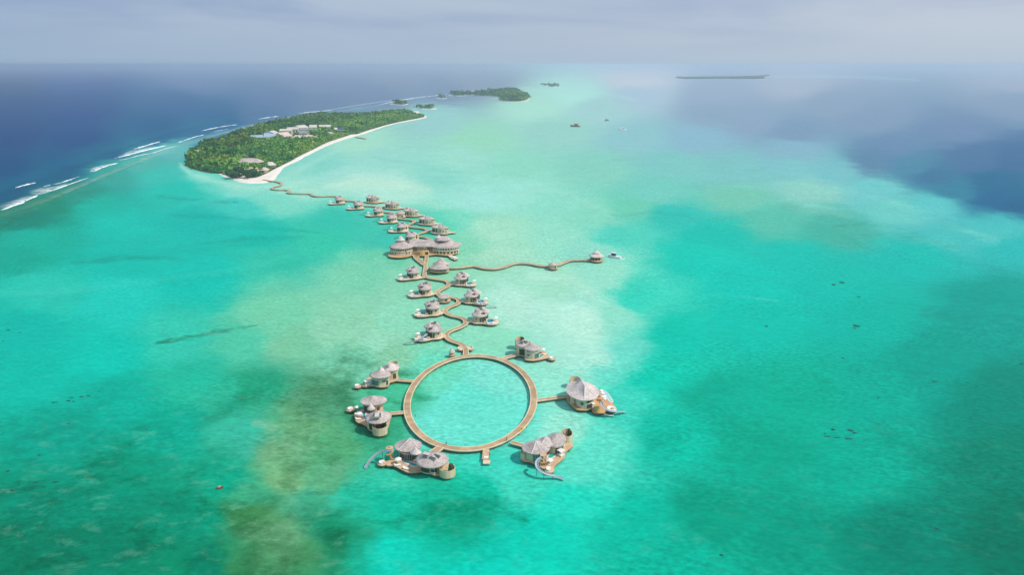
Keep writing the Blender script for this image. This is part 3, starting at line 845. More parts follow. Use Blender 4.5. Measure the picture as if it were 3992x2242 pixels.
breaker(ZW, [(1640, 215), (1800, 180), (2000, 125), (2200, 75), (2390, 30)], 13, 2.0, 'longest thick white breaker in the middle of the reef')
breaker(ZW, [(1710, 242), (1850, 215), (2000, 175), (2200, 135), (2400, 70), (2560, 30)], 5, 0.8, 'thin foam line just inside the longest breaker')
breaker(ZW, [(1910, 88), (2040, 52), (2160, 15), (2300, -25)], 10, 1.8, 'straight breaker on the seaward side of the longest breaker')
breaker(ZO, [(1368, 710), (1440, 685), (1510, 662), (1575, 648)], 8, 1.4, 'straight breaker off the left end of the wooded island')
breaker(ZO, [(1555, 617), (1640, 598), (1720, 583), (1830, 568)], 12, 1.6, 'bright breaker out from the left shore of the wooded island')
breaker(ZO, [(1620, 630), (1690, 615), (1760, 602)], 6, 0.8, 'faint breaker between the bright breaker and the wooded island')
breaker(ZO, [(1990, 527), (2060, 515), (2150, 503)], 14, 1.6, 'breaker close behind the treetops of the wooded island')
breaker(ZO, [(2300, 483), (2400, 470), (2560, 458)], 16, 1.6, 'far breaker behind the middle of the wooded island')
breaker(ZF, [(-30, 240), (100, 215), (230, 195), (380, 180)], 20, 1.6, 'faint line of surf on the reef beyond the wooded island')
breaker(ZF, [(400, 172), (520, 160), (640, 150), (770, 146), (900, 137)], 26, 1.6, 'faint farthest line of surf behind the hooked island')
wash(ZD, [(-30, 552), (60, 527), (130, 502), (200, 473), (300, 430), (380, 398), (450, 375)], [(-40, 538), (55, 515), (125, 492), (195, 464), (295, 422), (376, 391), (447, 370)], 'long thin foam edge along the near part of the outer reef', 0.2)
wash(ZD, [(440, 379), (520, 350), (600, 328), (700, 303), (820, 280), (960, 258), (1100, 241)], [(436, 373), (516, 345), (597, 323), (697, 299), (818, 277), (958, 255), (1098, 238.5)], 'long thin foam edge along the far part of the outer reef', 0.5)
wash(ZW, [(0, 960), (200, 895), (400, 810), (545, 742)], [(-20, 880), (150, 830), (330, 770), (470, 735)], 'pale foam wash spreading behind the reef foam line at the left edge')
wash(ZW, [(470, 748), (620, 715), (800, 660), (1000, 590)], [(390, 690), (560, 640), (750, 620), (960, 560)], 'broad grey foam wash under the slender curved breaker')
wash(ZW, [(1660, 210), (1850, 165), (2050, 108), (2300, 50)], [(1730, 160), (1850, 110), (2000, 80), (2230, 30)], 'white foam wash behind the longest breaker')
wash(ZW, [(1300, 400), (1450, 350), (1650, 295)], [(1270, 370), (1420, 320), (1640, 275)], 'thin foam wash behind the short frayed breaker')

# ------------------------------------------------------------------ dark coral patches in the lagoon
CORAL_N = 0
def coral(pts, label, Z=ZD):
    """one patch of dark reef just awash; pts = (x, y, half width, half depth) of its heads in picture reading"""
    o0 = Z(pts[0][0], pts[0][1])
    root = thing('coral_patch', tuple(o0), label, 'coral', 'dark coral patches in the lagoon') if len(pts) > 1 else None
    for x, y, hx, hy in pts:
        c = Z(x, y)
        rx, ry = hx * Z.mx(x, y), hy * Z.my(x, y)
        sd = random.random() * 99
        n, rings = 18, 3
        vs = [(c.x, c.y, 0.22)]
        for k in range(1, rings + 1):
            for i in range(n):
                a = 2 * math.pi * i / n
                q = k / rings * (0.8 + 0.6 * mnoise.noise(Vector((math.cos(a) * 1.9, math.sin(a) * 1.9, sd))) + 0.3 * mnoise.noise(Vector((math.cos(a) * 5, math.sin(a) * 5, sd))))
                vs.append((c.x + rx * q * math.cos(a), c.y + ry * q * math.sin(a), (0.2, 0.14, -0.15)[k - 1] + (0.05 * mnoise.noise(Vector((a, k, sd))) if k < 3 else 0)))
        fs = [(0, 1 + i, 1 + (i + 1) % n) for i in range(n)]
        for k in range(rings - 1):
            for i in range(n):
                p, q = 1 + k * n, 1 + (k + 1) * n
                fs.append((p + i, q + i, q + (i + 1) % n, p + (i + 1) % n))
        mb = MB().add(vs, fs)
        if root:
            mb.build('coral_head', CORAL, root, None, True)
        else:
            tag(mb.build('coral_patch', CORAL, None, tuple(o0), True), label, 'coral', 'dark coral patches in the lagoon')
coral([(2095, 1083, 9, 4), (2080, 1100, 12, 2.2), (2105, 1103, 14, 2), (2140, 1085, 14, 5), (2150, 1091, 8, 3), (2135, 1106, 16, 2.4), (2075, 1093, 4, 2)], 'broken cluster of dark coral right of the large villa')
coral([(2155, 821, 14, 4), (2148, 827, 8, 2)], 'dark coral blob in the turquoise water at right centre')
coral([(1928, 822, 7, 2.4)], 'small dark coral speck left of the coral blob at right centre')
coral([(2117, 712, 10, 3), (2097, 718, 9, 3)], 'pair of touching dark coral spots at right above the coral blob')
coral([(2160, 748, 8, 2)], 'faint coral speck below the pair of coral spots at right')
coral([(2352, 962, 9, 3)], 'lone dark coral spot near the right side')
coral([(2209, 1002, 5, 2)], 'tiny coral speck left of the lone spot near the right side')
coral([(2120, 902, 5, 1.8)], 'tiny coral speck below the coral blob at right centre')
coral([(2357, 1332, 9, 4.5)], 'dark coral spot in the lower right corner')
coral([(1814, 1399, 7, 3.6)], 'dark coral spot near the bottom edge right of centre')
coral([(2569, 917, 8, 3)], 'coral spot cut by the right edge of the picture')
coral([(137, 1014, 14, 2), (172, 1010, 9, 2.4), (180, 1002, 8, 1.6), (205, 1000, 9, 2.2), (222, 998, 7, 2.2), (185, 1012, 6, 2), (250, 987, 4, 1.6)], 'string of dark coral heads at the left below the weed streak')
coral([(173, 1068, 5, 2)], 'lone coral speck below the string of coral heads at left')
coral([(98, 1147, 6, 2)], 'small coral speck in the green water at lower left')
coral([(20, 1187, 6, 3)], 'coral speck at the lower left edge')
coral([(48, 1222, 6, 3), (30, 1236, 8, 3), (62, 1232, 5, 2), (90, 1216, 12, 3), (140, 1215, 12, 3)], 'scatter of dark coral at the lower left edge')
coral([(20, 832, 8, 1.8), (50, 838, 5, 1.5), (8, 860, 4, 1.4)], 'thin coral line at the left edge level with the weed streak')

# ------------------------------------------------------------------ the islands
def island_sheet(name, poly, z, mtl, label, skirt=6.0):
    """sand raised a little above the sea with a gently sloping edge"""
    line = smooth_line([(p[0], p[1], 0) for p in poly], 18, True)
    n = len(line)
    cx, cy = sum(p.x for p in line) / n, sum(p.y for p in line) / n
    area = sum(line[i].x * line[(i + 1) % n].y - line[(i + 1) % n].x * line[i].y for i in range(n))
    sg = 1 if area > 0 else -1
    out, inn = [], []
    for i, p in enumerate(line):
        a, b = line[i - 1], line[(i + 1) % n]
        d = (b - a).normalized()
        nx, ny = d.y * sg, -d.x * sg
        k = skirt * (0.8 + 0.6 * mnoise.noise(Vector((p.x / 40, p.y / 40, 3))))
        out.append((p.x + nx * k, p.y + ny * k, -0.15))
        inn.append((p.x, p.y, z))
    mb = MB().add(out + inn, [(i, (i + 1) % n, n + (i + 1) % n, n + i) if sg > 0 else (n + i, n + (i + 1) % n, (i + 1) % n, i) for i in range(n)] + [tuple(range(n, 2 * n)) if sg > 0 else tuple(range(2 * n - 1, n - 1, -1))])
    o = mb.build(name, mtl, None, (cx, cy, 0))
    # an n-gon this large is cut into triangles here
    import bmesh
    bm = bmesh.new()
    bm.from_mesh(o.data)
    bmesh.ops.triangulate(bm, faces=[f for f in bm.faces if len(f.verts) > 4])
    bm.to_mesh(o.data)
    bm.free()
    return tag(o, label, kind='structure')
def leaf_mat():
    m, t, b = principled('foliage')
    at = N(t, 'ShaderNodeAttribute', attribute_name='leaf')
    b.inputs['Roughness'].default_value = 0.75
    b.inputs['Specular IOR Level'].default_value = 0.15
    t.links.new(at.outputs['Color'], b.inputs['Base Color'])
    return m
LEAF = leaf_mat()
def crown_variant(nq, seed, kind=0):
    """leaf clumps of one crown in a unit size: returns quads (n,4,3)"""
    r = np.random.default_rng(seed)
    lumps = r.normal(0, [0.33, 0.33, 0.16], (6, 3)) + [0, 0, 0.62]
    which = r.integers(0, 6, nq)
    d = r.normal(0, 1, (nq, 3))
    d[:, 2] = np.abs(d[:, 2]) * 1.1 - 0.25
    d /= np.linalg.norm(d, axis=1)[:, None]
    rad = r.uniform(0.18, 0.36, 6)[which] * r.uniform(0.75, 1.1, nq)
    p = lumps[which] + d * rad[:, None]
    nrm = d + r.normal(0, 0.35, (nq, 3))
    nrm /= np.linalg.norm(nrm, axis=1)[:, None]
    u = np.cross(nrm, r.normal(0, 1, (nq, 3)))
    u /= np.linalg.norm(u, axis=1)[:, None]
    w = np.cross(nrm, u)
    s = r.uniform(0.07, 0.15, nq)[:, None] * (1.0 if nq > 50 else 1.5)
    tint = np.clip((p[:, 2] - 0.3) / 0.8, 0, 1)
    return np.stack([p - u * s - w * s * 0.7, p + u * s - w * s * 0.7, p + u * s * 0.6 + w * s, p - u * s * 0.6 + w * s], 1), tint
def forest(name, xs, ys, size, cols, nq, label, z0=0.8):
    """one mass of crowns (with thin stems), joined"""
    var = [crown_variant(nq, 100 + k) for k in range(8)]
    allv, allc = [], []
    n = len(xs)
    pick = RNG.integers(0, 8, n)
    rot = RNG.uniform(0, 6.283, n)
    for k in range(8):
        idx = np.where(pick == k)[0]
        if not len(idx):
            continue
        q, tint = var[k]
        c, s = np.cos(rot[idx]), np.sin(rot[idx])
        X = q[None, :, :, 0] * c[:, None, None] - q[None, :, :, 1] * s[:, None, None]
        Y = q[None, :, :, 0] * s[:, None, None] + q[None, :, :, 1] * c[:, None, None]
        S = size[idx][:, None, None]
        hgt = RNG.uniform(0.85, 1.25, len(idx))[:, None, None]
        P = np.stack([X * S + xs[idx][:, None, None], Y * S + ys[idx][:, None, None], q[None, :, :, 2] * S * hgt + z0], -1)
        allv.append(P.reshape(-1, 3))
        cc = cols[idx][:, None, :] * (RNG.uniform(0.75, 1.3, (len(idx), nq)))[:, :, None]
        allc.append(np.repeat(cc.reshape(-1, 3), 4, 0))
    # stems
    tri = np.array([[1, 0], [-0.5, 0.87], [-0.5, -0.87]])
    st = []
    for a, b in ((0, 1), (1, 2), (2, 0)):
        r = size[:, None] * 0.03
        q = np.stack([np.stack([xs + tri[a, 0] * r[:, 0], ys + tri[a, 1] * r[:, 0], np.zeros(n) + 0.2], -1),
                      np.stack([xs + tri[b, 0] * r[:, 0], ys + tri[b, 1] * r[:, 0], np.zeros(n) + 0.2], -1),
                      np.stack([xs + tri[b, 0] * r[:, 0] * 0.6, ys + tri[b, 1] * r[:, 0] * 0.6, size * 0.62], -1),
                      np.stack([xs + tri[a, 0] * r[:, 0] * 0.6, ys + tri[a, 1] * r[:, 0] * 0.6, size * 0.62], -1)], 1)
        st.append(q.reshape(-1, 3))
    sv = np.concatenate(st)
    allv.append(sv)
    allc.append(np.tile([0.10, 0.08, 0.055], (len(sv), 1)))
    V = np.concatenate(allv)
    C = np.concatenate(allc)
    org = np.array([xs.mean(), ys.mean(), 0.0])
    me = bpy.data.meshes.new(name)
    nf = len(V) // 4
    me.vertices.add(len(V))
    me.vertices.foreach_set('co', (V - org).ravel())
    me.loops.add(len(V))
    me.loops.foreach_set('vertex_index', np.arange(len(V), dtype=np.int32))
    me.polygons.add(nf)
    me.polygons.foreach_set('loop_start', (np.arange(nf) * 4).astype(np.int32))
    me.update(calc_edges=True)
    a = me.attributes.new('leaf', 'FLOAT_COLOR', 'POINT')
    a.data.foreach_set('color', np.concatenate([C, np.ones((len(C), 1))], 1).ravel())
    me.materials.append(LEAF)
    o = bpy.data.objects.new(name, me)
    COL.objects.link(o)
    o.location = org
    OFF[o.name] = tuple(org)
    return tag(o, label, kind='stuff')
def greens(n, xs, ys, bright=1.0, seed=5):
    k = np.clip(fbm(xs / 90, ys / 90, 3, seed) * 1.6 - 0.3 + RNG.normal(0, 0.22, n), 0, 1)[:, None]
    dark, mid, lite = np.array([0.028, 0.125, 0.040]), np.array([0.10, 0.245, 0.035]), np.array([0.21, 0.31, 0.045])
    c = np.where(k < 0.5, dark + (mid - dark) * k * 2, mid + (lite - mid) * (k * 2 - 1))
    return c * bright
def scatter(poly, spacing, holes=(), keep=None):
    xs = [p[0] for p in poly]
    ys = [p[1] for p in poly]
    gx, gy = np.meshgrid(np.arange(min(xs), max(xs), spacing), np.arange(min(ys), max(ys), spacing))
    gx = gx.ravel() + RNG.uniform(-0.5, 0.5, gx.size) * spacing
    gy = gy.ravel() + RNG.uniform(-0.5, 0.5, gy.size) * spacing
    k = inside(poly, gx, gy)
    for h in holes:
        k &= ~inside(h, gx, gy)
    return gx[k], gy[k]
# the wooded island: shore (sand) and the line where the trees begin
near_shore = [ZI(x, y) for x, y in ((110, 895), (150, 925), (230, 950), (340, 985), (450, 1005), (600, 1024), (700, 1070), (800, 1105), (900, 1140), (1000, 1157), (1120, 1160), (1220, 1150), (1300, 1112), (1370, 1025), (1480, 925), (1620, 865), (1740, 798), (1960, 685), (2180, 588), (2400, 515), (2520, 478))]
near_shore += [Z8(x, y) for x, y in ((1860, 310), (1960, 272), (2100, 230), (2280, 190), (2400, 168), (2470, 148), (2440, 132), (2360, 118), (2400, 95), (2330, 92))]
far_shore = [Z8(x, y, 11) for x, y in ((2200, 68), (2050, 80), (1900, 90), (1750, 97), (1500, 95), (1250, 107), (1150, 130))] + [ZI(x, y, 11) for x, y in ((1700, 190), (1500, 225), (1300, 265), (1050, 315), (850, 390), (700, 445), (500, 520), (340, 580), (200, 645), (140, 710), (110, 790))]
shore = [(p.x, p.y) for p in near_shore + far_shore]
island_sheet('island_sand', shore, 1.0, SAND, 'white sand of the long wooded island with its pointed beach')
near_wood = [ZI(x, y) for x, y in ((75, 908), (210, 962), (320, 995), (430, 1015), (600, 1030), (740, 1088), (850, 1092), (940, 1060), (960, 1095), (1060, 1095), (1130, 1080), (1250, 1030), (1340, 980), (1480, 910), (1600, 850), (1730, 775), (1950, 668), (2060, 610), (2180, 560), (2400, 490), (2470, 465))]
near_wood += [Z8(x, y) for x, y in ((1780, 325), (1850, 300), (1960, 266), (2100, 226), (2280, 186), (2400, 164), (2460, 145), (2400, 125), (2330, 108), (2320, 92))]
wood = [(p.x, p.y) for p in near_wood + [ZI(0, 0)][:0] + far_shore]
CLEAR = [[tuple(ZS(x, y, 4)[:2]) for x, y in q] for q in (
    ((130, 340), (170, 290), (480, 240), (690, 200), (1080, 215), (1120, 340), (800, 330), (560, 355)),
    ((660, 245), (780, 160), (960, 115), (1210, 115), (1260, 70), (1430, 40), (1640, 45), (1640, 110), (1240, 190), (1080, 230), (820, 245)),
    ((1080, 340), (1100, 270), (1500, 255), (1660, 285), (1640, 340), (1300, 345)),
    ((1660, 95), (1680, 50), (1950, 55), (1960, 95)), ((2030, 160), (2060, 110), (2260, 105), (2260, 165)))]
CLEAR += [[tuple(ZT(x, y, 2)[:2]) for x, y in q] for q in (
    ((470, 420), (520, 230), (800, 190), (1100, 230), (1150, 330), (900, 430)),
    ((180, 730), (200, 630), (400, 590), (560, 640), (480, 730)), ((690, 730), (720, 590), (1080, 560), (1160, 690), (1000, 720)),
    ((1210, 690), (1230, 570), (1400, 570), (1390, 670)), ((1420, 470), (1440, 390), (1640, 390), (1620, 460)))]
ground_poly = wood
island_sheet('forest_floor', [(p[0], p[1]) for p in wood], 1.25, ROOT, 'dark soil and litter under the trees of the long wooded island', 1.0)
for q in list(CLEAR):
    CLEAR.append([(x * 0.985, y * 0.985) for x, y in q])
    CLEAR.append([(x * 0.97, y * 0.97) for x, y in q])
tx, ty = scatter(wood, 5.6, CLEAR)
dist = np.hypot(tx, ty)
near_k = dist < 1500
size = RNG.uniform(4.5, 9.5, len(tx)) * np.where(fbm(tx / 120, ty / 120, 3, 77) > 0.52, 1.15, 0.9)
edge, _ = seg_dist(tx, ty, [(p.x, p.y) for p in near_wood])
size *= np.clip(0.5 + edge / 60, 0.5, 1.0)
tcol = greens(len(tx), tx, ty)
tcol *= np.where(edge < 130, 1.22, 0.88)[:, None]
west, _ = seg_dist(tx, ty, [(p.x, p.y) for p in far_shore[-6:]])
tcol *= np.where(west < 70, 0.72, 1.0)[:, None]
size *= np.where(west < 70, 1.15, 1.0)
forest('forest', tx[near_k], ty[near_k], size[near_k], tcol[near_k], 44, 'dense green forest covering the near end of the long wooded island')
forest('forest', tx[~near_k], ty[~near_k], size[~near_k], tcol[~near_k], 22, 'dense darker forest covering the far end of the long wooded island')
print('trees', len(tx), near_k.sum())
# small and far islands
def islet(poly, Z, zt, spacing, label, bright=0.8, sand=True, tall=1.0):
    pl = [(p.x, p.y) for p in (Z(x, y, zz) for x, y, zz in poly)]
    if sand:
        island_sheet('islet_sand', pl, 0.8, SAND, 'sand rim of the ' + label, 10)
    xs, ys = scatter(pl, spacing)
    forest('islet_forest', xs, ys, RNG.uniform(1.15, 1.8, len(xs)) * spacing * tall, greens(len(xs), xs, ys, bright), 24, 'trees covering the ' + label)
islet(((385, 186, 0), (430, 190, 0), (520, 187, 0), (620, 190, 0), (700, 196, 0), (755, 206, 0), (680, 214, 0), (700, 220, 0), (780, 224, 0), (825, 222, 0), (845, 208, 0), (815, 190, 0), (775, 175, 0), (790, 160, 6), (760, 156, 8), (640, 162, 8), (540, 176, 8)), ZF, 8, 12, 'hooked island beyond the long wooded island', 0.8)
islet(((38, 236, 0), (70, 242, 0), (110, 243, 0), (132, 238, 0), (110, 233, 5), (60, 231, 5)), ZF, 6, 10, 'small oval islet behind the far tip of the long wooded island', 0.7)
islet(((312, 203, 0), (335, 207, 0), (362, 203, 0), (345, 198, 5), (325, 198, 5)), ZF, 6, 11, 'tiny round islet between the long island and the hooked island', 0.8)
islet(((172, 268, 0), (230, 268, 0), (296, 264, 0), (290, 260, 5), (230, 261, 5)), ZF, 6, 9, 'thin low islet off the far tip of the long wooded island', 0.7)
islet(((915, 136, 0), (980, 139, 0), (1052, 137, 0), (1000, 132, 6), (940, 132, 6)), ZF, 6, 16, 'flat islet right of the hooked island at the end of the reef', 0.6)
islet(((1722, 86, 0), (1780, 92, 0), (1860, 92, 0), (1950, 90, 0), (2060, 90, 0), (2180, 92, 0), (2240, 90, 0), (2215, 84, 0), (2270, 72, 0), (2200, 76, 8), (2060, 80, 8), (1900, 82, 8), (1780, 83, 8)), ZF, 8, 18, 'long grey-blue island on the horizon at right', 0.5, True, 0.62)

# ------------------------------------------------------------------ boardwalks on stilts
ZW_TOP = 1.7
def walkway(name, line, label, closed=False, w=3.1, zt=ZW_TOP, group=None, cat='boardwalk', step=2.2, stilt_gap=7.0, dz=0.0):
    zt = zt + dz
    line = [Vector((p[0], p[1], 0)) for p in line]
    root = thing(name, (line[0].x, line[0].y, 0), label, cat, group)
    h = w / 2
    strip(MB(), line, 0, 0, 0, 0)
    m = strip(MB(), line, -h + 0.42, h - 0.42, zt - 0.25, zt, closed)
    m.build('deck', WALK, root)
    for a, b in ((-h, -h + 0.42), (h - 0.42, h)):
        m = strip(MB(), line, a, b, zt - 0.32, zt + 0.10, closed)
        m.build('edge_beam', BEAM, root)
    m = MB()
    strip(m, line, -h + 0.2, -h + 0.5, zt - 0.8, zt - 0.33, closed)
    m.build('joist', FASCIA, root)
    m = MB()
    strip(m, line, h - 0.5, h - 0.2, zt - 0.8, zt - 0.33, closed)
    m.build('joist', FASCIA, root)
    m = MB()
    acc = stilt_gap / 2
    for i in range(1, len(line)):
        a, b = line[i - 1], line[i]
        acc += (b - a).length
        if acc > stilt_gap:
            acc = 0
            d = (b - a).normalized()
            for s in (-1, 1):
                cyl(m, (b.x - d.y * s * (h - 0.55), b.y + d.x * s * (h - 0.55)), 0.17, -0.5, zt - 0.35, 6)
    if m.v:
        o = m.build('stilts', PILE, root)
        o['kind'] = 'stuff'
    return root
# the ring
yf = ZD(1183, 893, ZW_TOP).y
yn = ZD(1187, 1137, ZW_TOP).y
RC = Vector((0, (yf + yn) / 2, 0))
RB = (yf - yn) / 2
k = ZD(1016, 1008, ZW_TOP)
k2 = ZD(1353, 1012, ZW_TOP)
RC.x = (k.x + k2.x) / 2
def widest(a):
    return max(to_sheet(np.array([RC.x + a * math.cos(t)]), np.array([RC.y + RB * math.sin(t)]))[0][0] for t in np.linspace(-1.2, 1.2, 60))
RA = (k2.x - k.x) / 2
RW = 3.3
ring = [Vector((RC.x + (RA - RW / 2) * math.cos(t), RC.y + (RB - RW / 2) * math.sin(t), 0)) for t in np.linspace(0, 2 * math.pi, 180, endpoint=False)]
print('ring', RC, RA, RB)
walkway('ring_boardwalk', ring, 'large oval ring boardwalk on stilts enclosing pale turquoise water', True, RW)
# the winding walkway from the ring to the main building
snake = [(1236, 1562), (1234, 1490), (1195, 1425), (1110, 1388), (1010, 1352), (955, 1300), (968, 1250), (1040, 1208), (1140, 1172), (1222, 1125), (1240, 1085), (1205, 1045), (1140, 1022), (1050, 1005), (975, 975), (935, 945), (950, 905), (1010, 872), (1090, 842), (1135, 810), (1130, 772), (1080, 748), (1000, 738), (900, 728), (850, 705), (828, 675), (845, 645), (900, 612), (965, 580), (995, 545), (970, 508), (900, 490), (800, 475), (705, 458), (648, 432), (648, 380), (660, 310), (655, 262)]
snl = smooth_line([Z5(x, y, ZW_TOP) for x, y in snake], 2.2)
walkway('winding_boardwalk', snl, 'winding boardwalk snaking between villas from ring to main building', dz=-0.02)
walkway('forked_boardwalk', smooth_line([Z5(x, y, ZW_TOP) for x, y in ((648, 268), (590, 222), (530, 168), (508, 118), (500, 60))], 2.2), 'wide left fork of the walkway up to the main building', w=4.6, dz=-0.04)
walkway('forked_boardwalk', smooth_line([Z5(x, y, ZW_TOP) for x, y in ((662, 262), (672, 200), (676, 130), (676, 90))], 2.2), 'right fork of the walkway into the dark doorway of the main building', dz=-0.06)
# beyond the main building to the island
up1 = [Z7(x, y, ZW_TOP) for x, y in ((1900, 845), (1810, 805), (1710, 788), (1640, 768), (1680, 740), (1770, 716), (1828, 690), (1800, 662), (1700, 642), (1560, 627), (1505, 605), (1530, 578), (1595, 552), (1608, 530), (1560, 508), (1430, 496), (1330, 482), (1283, 458), (1300, 425), (1285, 400), (1190, 382), (1060, 372), (1010, 350), (1045, 308), (1010, 292), (880, 274), (760, 270), (700, 255), (690, 215), (590, 190), (450, 182), (428, 150), (380, 125), (300, 112))]
up2 = [Z8(x, y, ZW_TOP) for x, y in ((1510, 940), (1400, 943), (1340, 935), (1310, 917), (1200, 915), (1100, 909), (1088, 897), (1104, 886), (1060, 877), (980, 876), (925, 866), (940, 850), (1000, 836), (1025, 815), (1000, 801), (950, 791), (890, 785), (840, 775))]
walkway('winding_boardwalk', smooth_line(up1 + up2, 3.0), 'narrow winding boardwalk from the main building back to the island beach', w=3.2, stilt_gap=9)
walkway('jetty_boardwalk', smooth_line([ZJ(x, y, ZW_TOP) for x, y in ((150, 342), (230, 341), (330, 334), (450, 318), (520, 325), (600, 345), (730, 352), (850, 330), (950, 295), (1050, 281), (1180, 288), (1300, 312), (1420, 315), (1520, 305), (1600, 275), (1680, 247), (1780, 241), (1960, 240))], 2.2), 'long wavy jetty walkway running right to the boat pavilion', w=3.0)
def spur(pts, Z, label, w=2.4):
    walkway('villa_walkway', [Z(x, y, ZW_TOP) for x, y in pts], label, w=w, dz=-0.08, group='short walkways to the villas', step=2)
spur([(1065, 505), (850, 487), (760, 480)], Z1, 'short walkway from the ring to the upper left ring villa')
spur([(985, 950), (740, 970)], Z1, 'short walkway from the ring to the left villa with the teal pool')
spur([(1475, 895), (1330, 990)], Z2, 'short walkway from the ring to the bottom left villa with a slide', 3.4)
spur([(400, 625), (640, 690)], Z4, 'short walkway from the ring to the bottom right villa with a slide')
spur([(790, 1215), (1380, 1135)], Z3, 'short walkway from the ring to the large domed villa at right')
spur([(170, 535), (330, 490), (560, 430)], Z3, 'short walkway from the ring to the upper right ring villa', 2.7)
spur([(540, 462), (650, 448)], Z5, 'short spur to the first left villa below the main building')
spur([(700, 690), (832, 680)], Z5, 'short spur to the second left villa below the main building')
spur([(800, 965), (935, 948)], Z5, 'short spur to the third left villa below the main building')
spur([(840, 1292), (955, 1302)], Z5, 'short spur to the left villa nearest the ring')
spur([(990, 548), (1110, 552)], Z5, 'short spur to the first right villa below the main building')
spur([(1130, 795), (1270, 800)], Z5, 'short spur to the second right villa below the main building')
spur([(1235, 1092), (1420, 1075)], Z5, 'short spur to the right villa nearest the ring')
spur([(690, 318), (760, 330)], Z5, 'short link from the winding walkway to the twin roofed pavilion')
for pp, nm in ((((1610, 535), (1720, 520)), 'fourth'), (((1830, 682), (1940, 655)), 'fifth'), (((1300, 400), (1470, 395)), 'third'), (((1040, 300), (1120, 280)), 'second')):
    spur(pp, Z7, 'short spur to the ' + nm + ' villa of the right row above the main building', 2.2)
# ------------------------------------------------------------------ parts shared by the buildings
VS = 1.0                                          # size of the building in hand
def HZ(z):
    return z if z <= 1.8 else 1.7 + (z - 1.7) * VS
def stilts(root, outline, zt, gap=3.6, r=0.2):
    m = MB()
    xs = [p[0] for p in outline]
    ys = [p[1] for p in outline]
    gx, gy = np.meshgrid(np.arange(min(xs) + gap / 2, max(xs), gap), np.arange(min(ys) + gap / 2, max(ys), gap))
    k = inside(outline, gx.ravel(), gy.ravel())
    for x, y in zip(gx.ravel()[k], gy.ravel()[k]):
        cyl(m, (x, y), r, -0.5, zt, 6)
    if m.v:
        o = m.build('stilts', PILE, root)
        o['kind'] = 'stuff'
def deck(root, outline, zt=1.7, mtl=None, stilt=True, smooth=True):
    line = smooth_line([(p[0], p[1], 0) for p in outline], 1.2, True) if smooth else [Vector((p[0], p[1], 0)) for p in outline]
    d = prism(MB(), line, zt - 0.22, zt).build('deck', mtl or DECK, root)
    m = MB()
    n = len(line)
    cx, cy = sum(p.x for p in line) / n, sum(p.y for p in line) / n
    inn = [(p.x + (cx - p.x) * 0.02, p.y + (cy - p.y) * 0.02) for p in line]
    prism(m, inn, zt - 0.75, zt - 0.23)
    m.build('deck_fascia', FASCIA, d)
    if stilt:
        stilts(root, [(p.x, p.y) for p in line], zt - 0.7)
    return d
def roof(root, c, rx, ry, rot, z0, z1, mtl=None, ridge=0.0, facets=None, tip=(0, 0), lip=0.45, name='roof', n=40, sag=0.12, caps=True):
    rx, ry, z0, z1, ridge, tip = rx * VS, ry * VS, HZ(z0), HZ(z1), ridge * VS, (tip[0] * VS, tip[1] * VS)
    m = roof_mesh(MB(), c, rx, ry, rot, z0, z1, ridge, n, lip, facets, tip=tip, sag=sag)
    o = m.build(name, mtl or THATCH, root, None, facets is None)
    if facets is None:
        o.data.polygons.foreach_set('use_smooth', [len(p.vertices) == 4 for p in o.data.polygons])
    if facets and caps:
        cr, sr = math.cos(math.radians(rot)), math.sin(math.radians(rot))
        for a in facets:
            a = math.radians(a)
            ln = []
            for k in range(9):
                t = k / 8
                x = math.cos(a) * (rx * (1 - t) + ridge * t) + tip[0] * t
                y = math.sin(a) * ry * (1 - t) + tip[1] * t
                h = z0 + (z1 - z0) * (t - sag * math.sin(math.pi * t) * (1 - t)) + 0.04
                ln.append(Vector((c[0] + x * cr - y * sr, c[1] + x * sr + y * cr, h)))
            tube(MB(), ln, 0.16, 5).build('ridge_cap', RIDGE, o)
    return o
def walls(root, c, rx, ry, rot, z0, z1, mtl=None, n=12, name='wall'):
    return drum(MB(), c, rx * VS, ry * VS, rot, HZ(z0), HZ(z1), n).build(name, mtl or WOOD, root)
def window(root, c, rx, ry, rot, a0, a1, z0, z1, mtl=None, frame=True, n=4):
    rx, ry, z0, z1 = rx * VS, ry * VS, HZ(z0), HZ(z1)
    o = arc_wall(MB(), c, rx + 0.10, ry + 0.10, rot, a0, a1, z0, z1, 0.25, n).build('window', mtl or GLASS, root)
    if frame:
        d = (a1 - a0) * 0.5
        m = MB()
        arc_wall(m, c, rx + 0.16, ry + 0.16, rot, a0 - 1, a1 + 1, z0 - 0.16, z0 - 0.005, 0.3, n)
        arc_wall(m, c, rx + 0.16, ry + 0.16, rot, a0 - 1, a1 + 1, z1 + 0.005, z1 + 0.16, 0.3, n)
        m.build('frame', FRAME, o)
    return o
def glazing(root, c, rx, ry, rot, a0, a1, z0, z1, k, mtl=None):
    """a row of k tall panes with timber posts in between"""
    st = (a1 - a0) / k
    for i in range(k):
        window(root, c, rx, ry, rot, a0 + st * i + st * 0.14, a0 + st * (i + 1) - st * 0.14, z0, z1, mtl or GLASS_TEAL, False, 2)
def screen(root, c, rx, ry, rot, a0, a1, z0, z1, mtl=None, name='bathroom_screen', floor=True):
    """open-air bathroom: a curved timber fence round a small floor"""
    rx, ry, z0, z1 = rx * VS, ry * VS, HZ(z0), HZ(z1)
    o = arc_wall(MB(), c, rx, ry, rot, a0, a1, z0, z1, 0.22, 14).build(name, mtl or WOOD, root)
    if floor:
        prism(MB(), ell(c, rx - 0.3, ry - 0.3, rot, 20), 1.5, 1.9).build('floor', DECK_PALE, o)
    return o
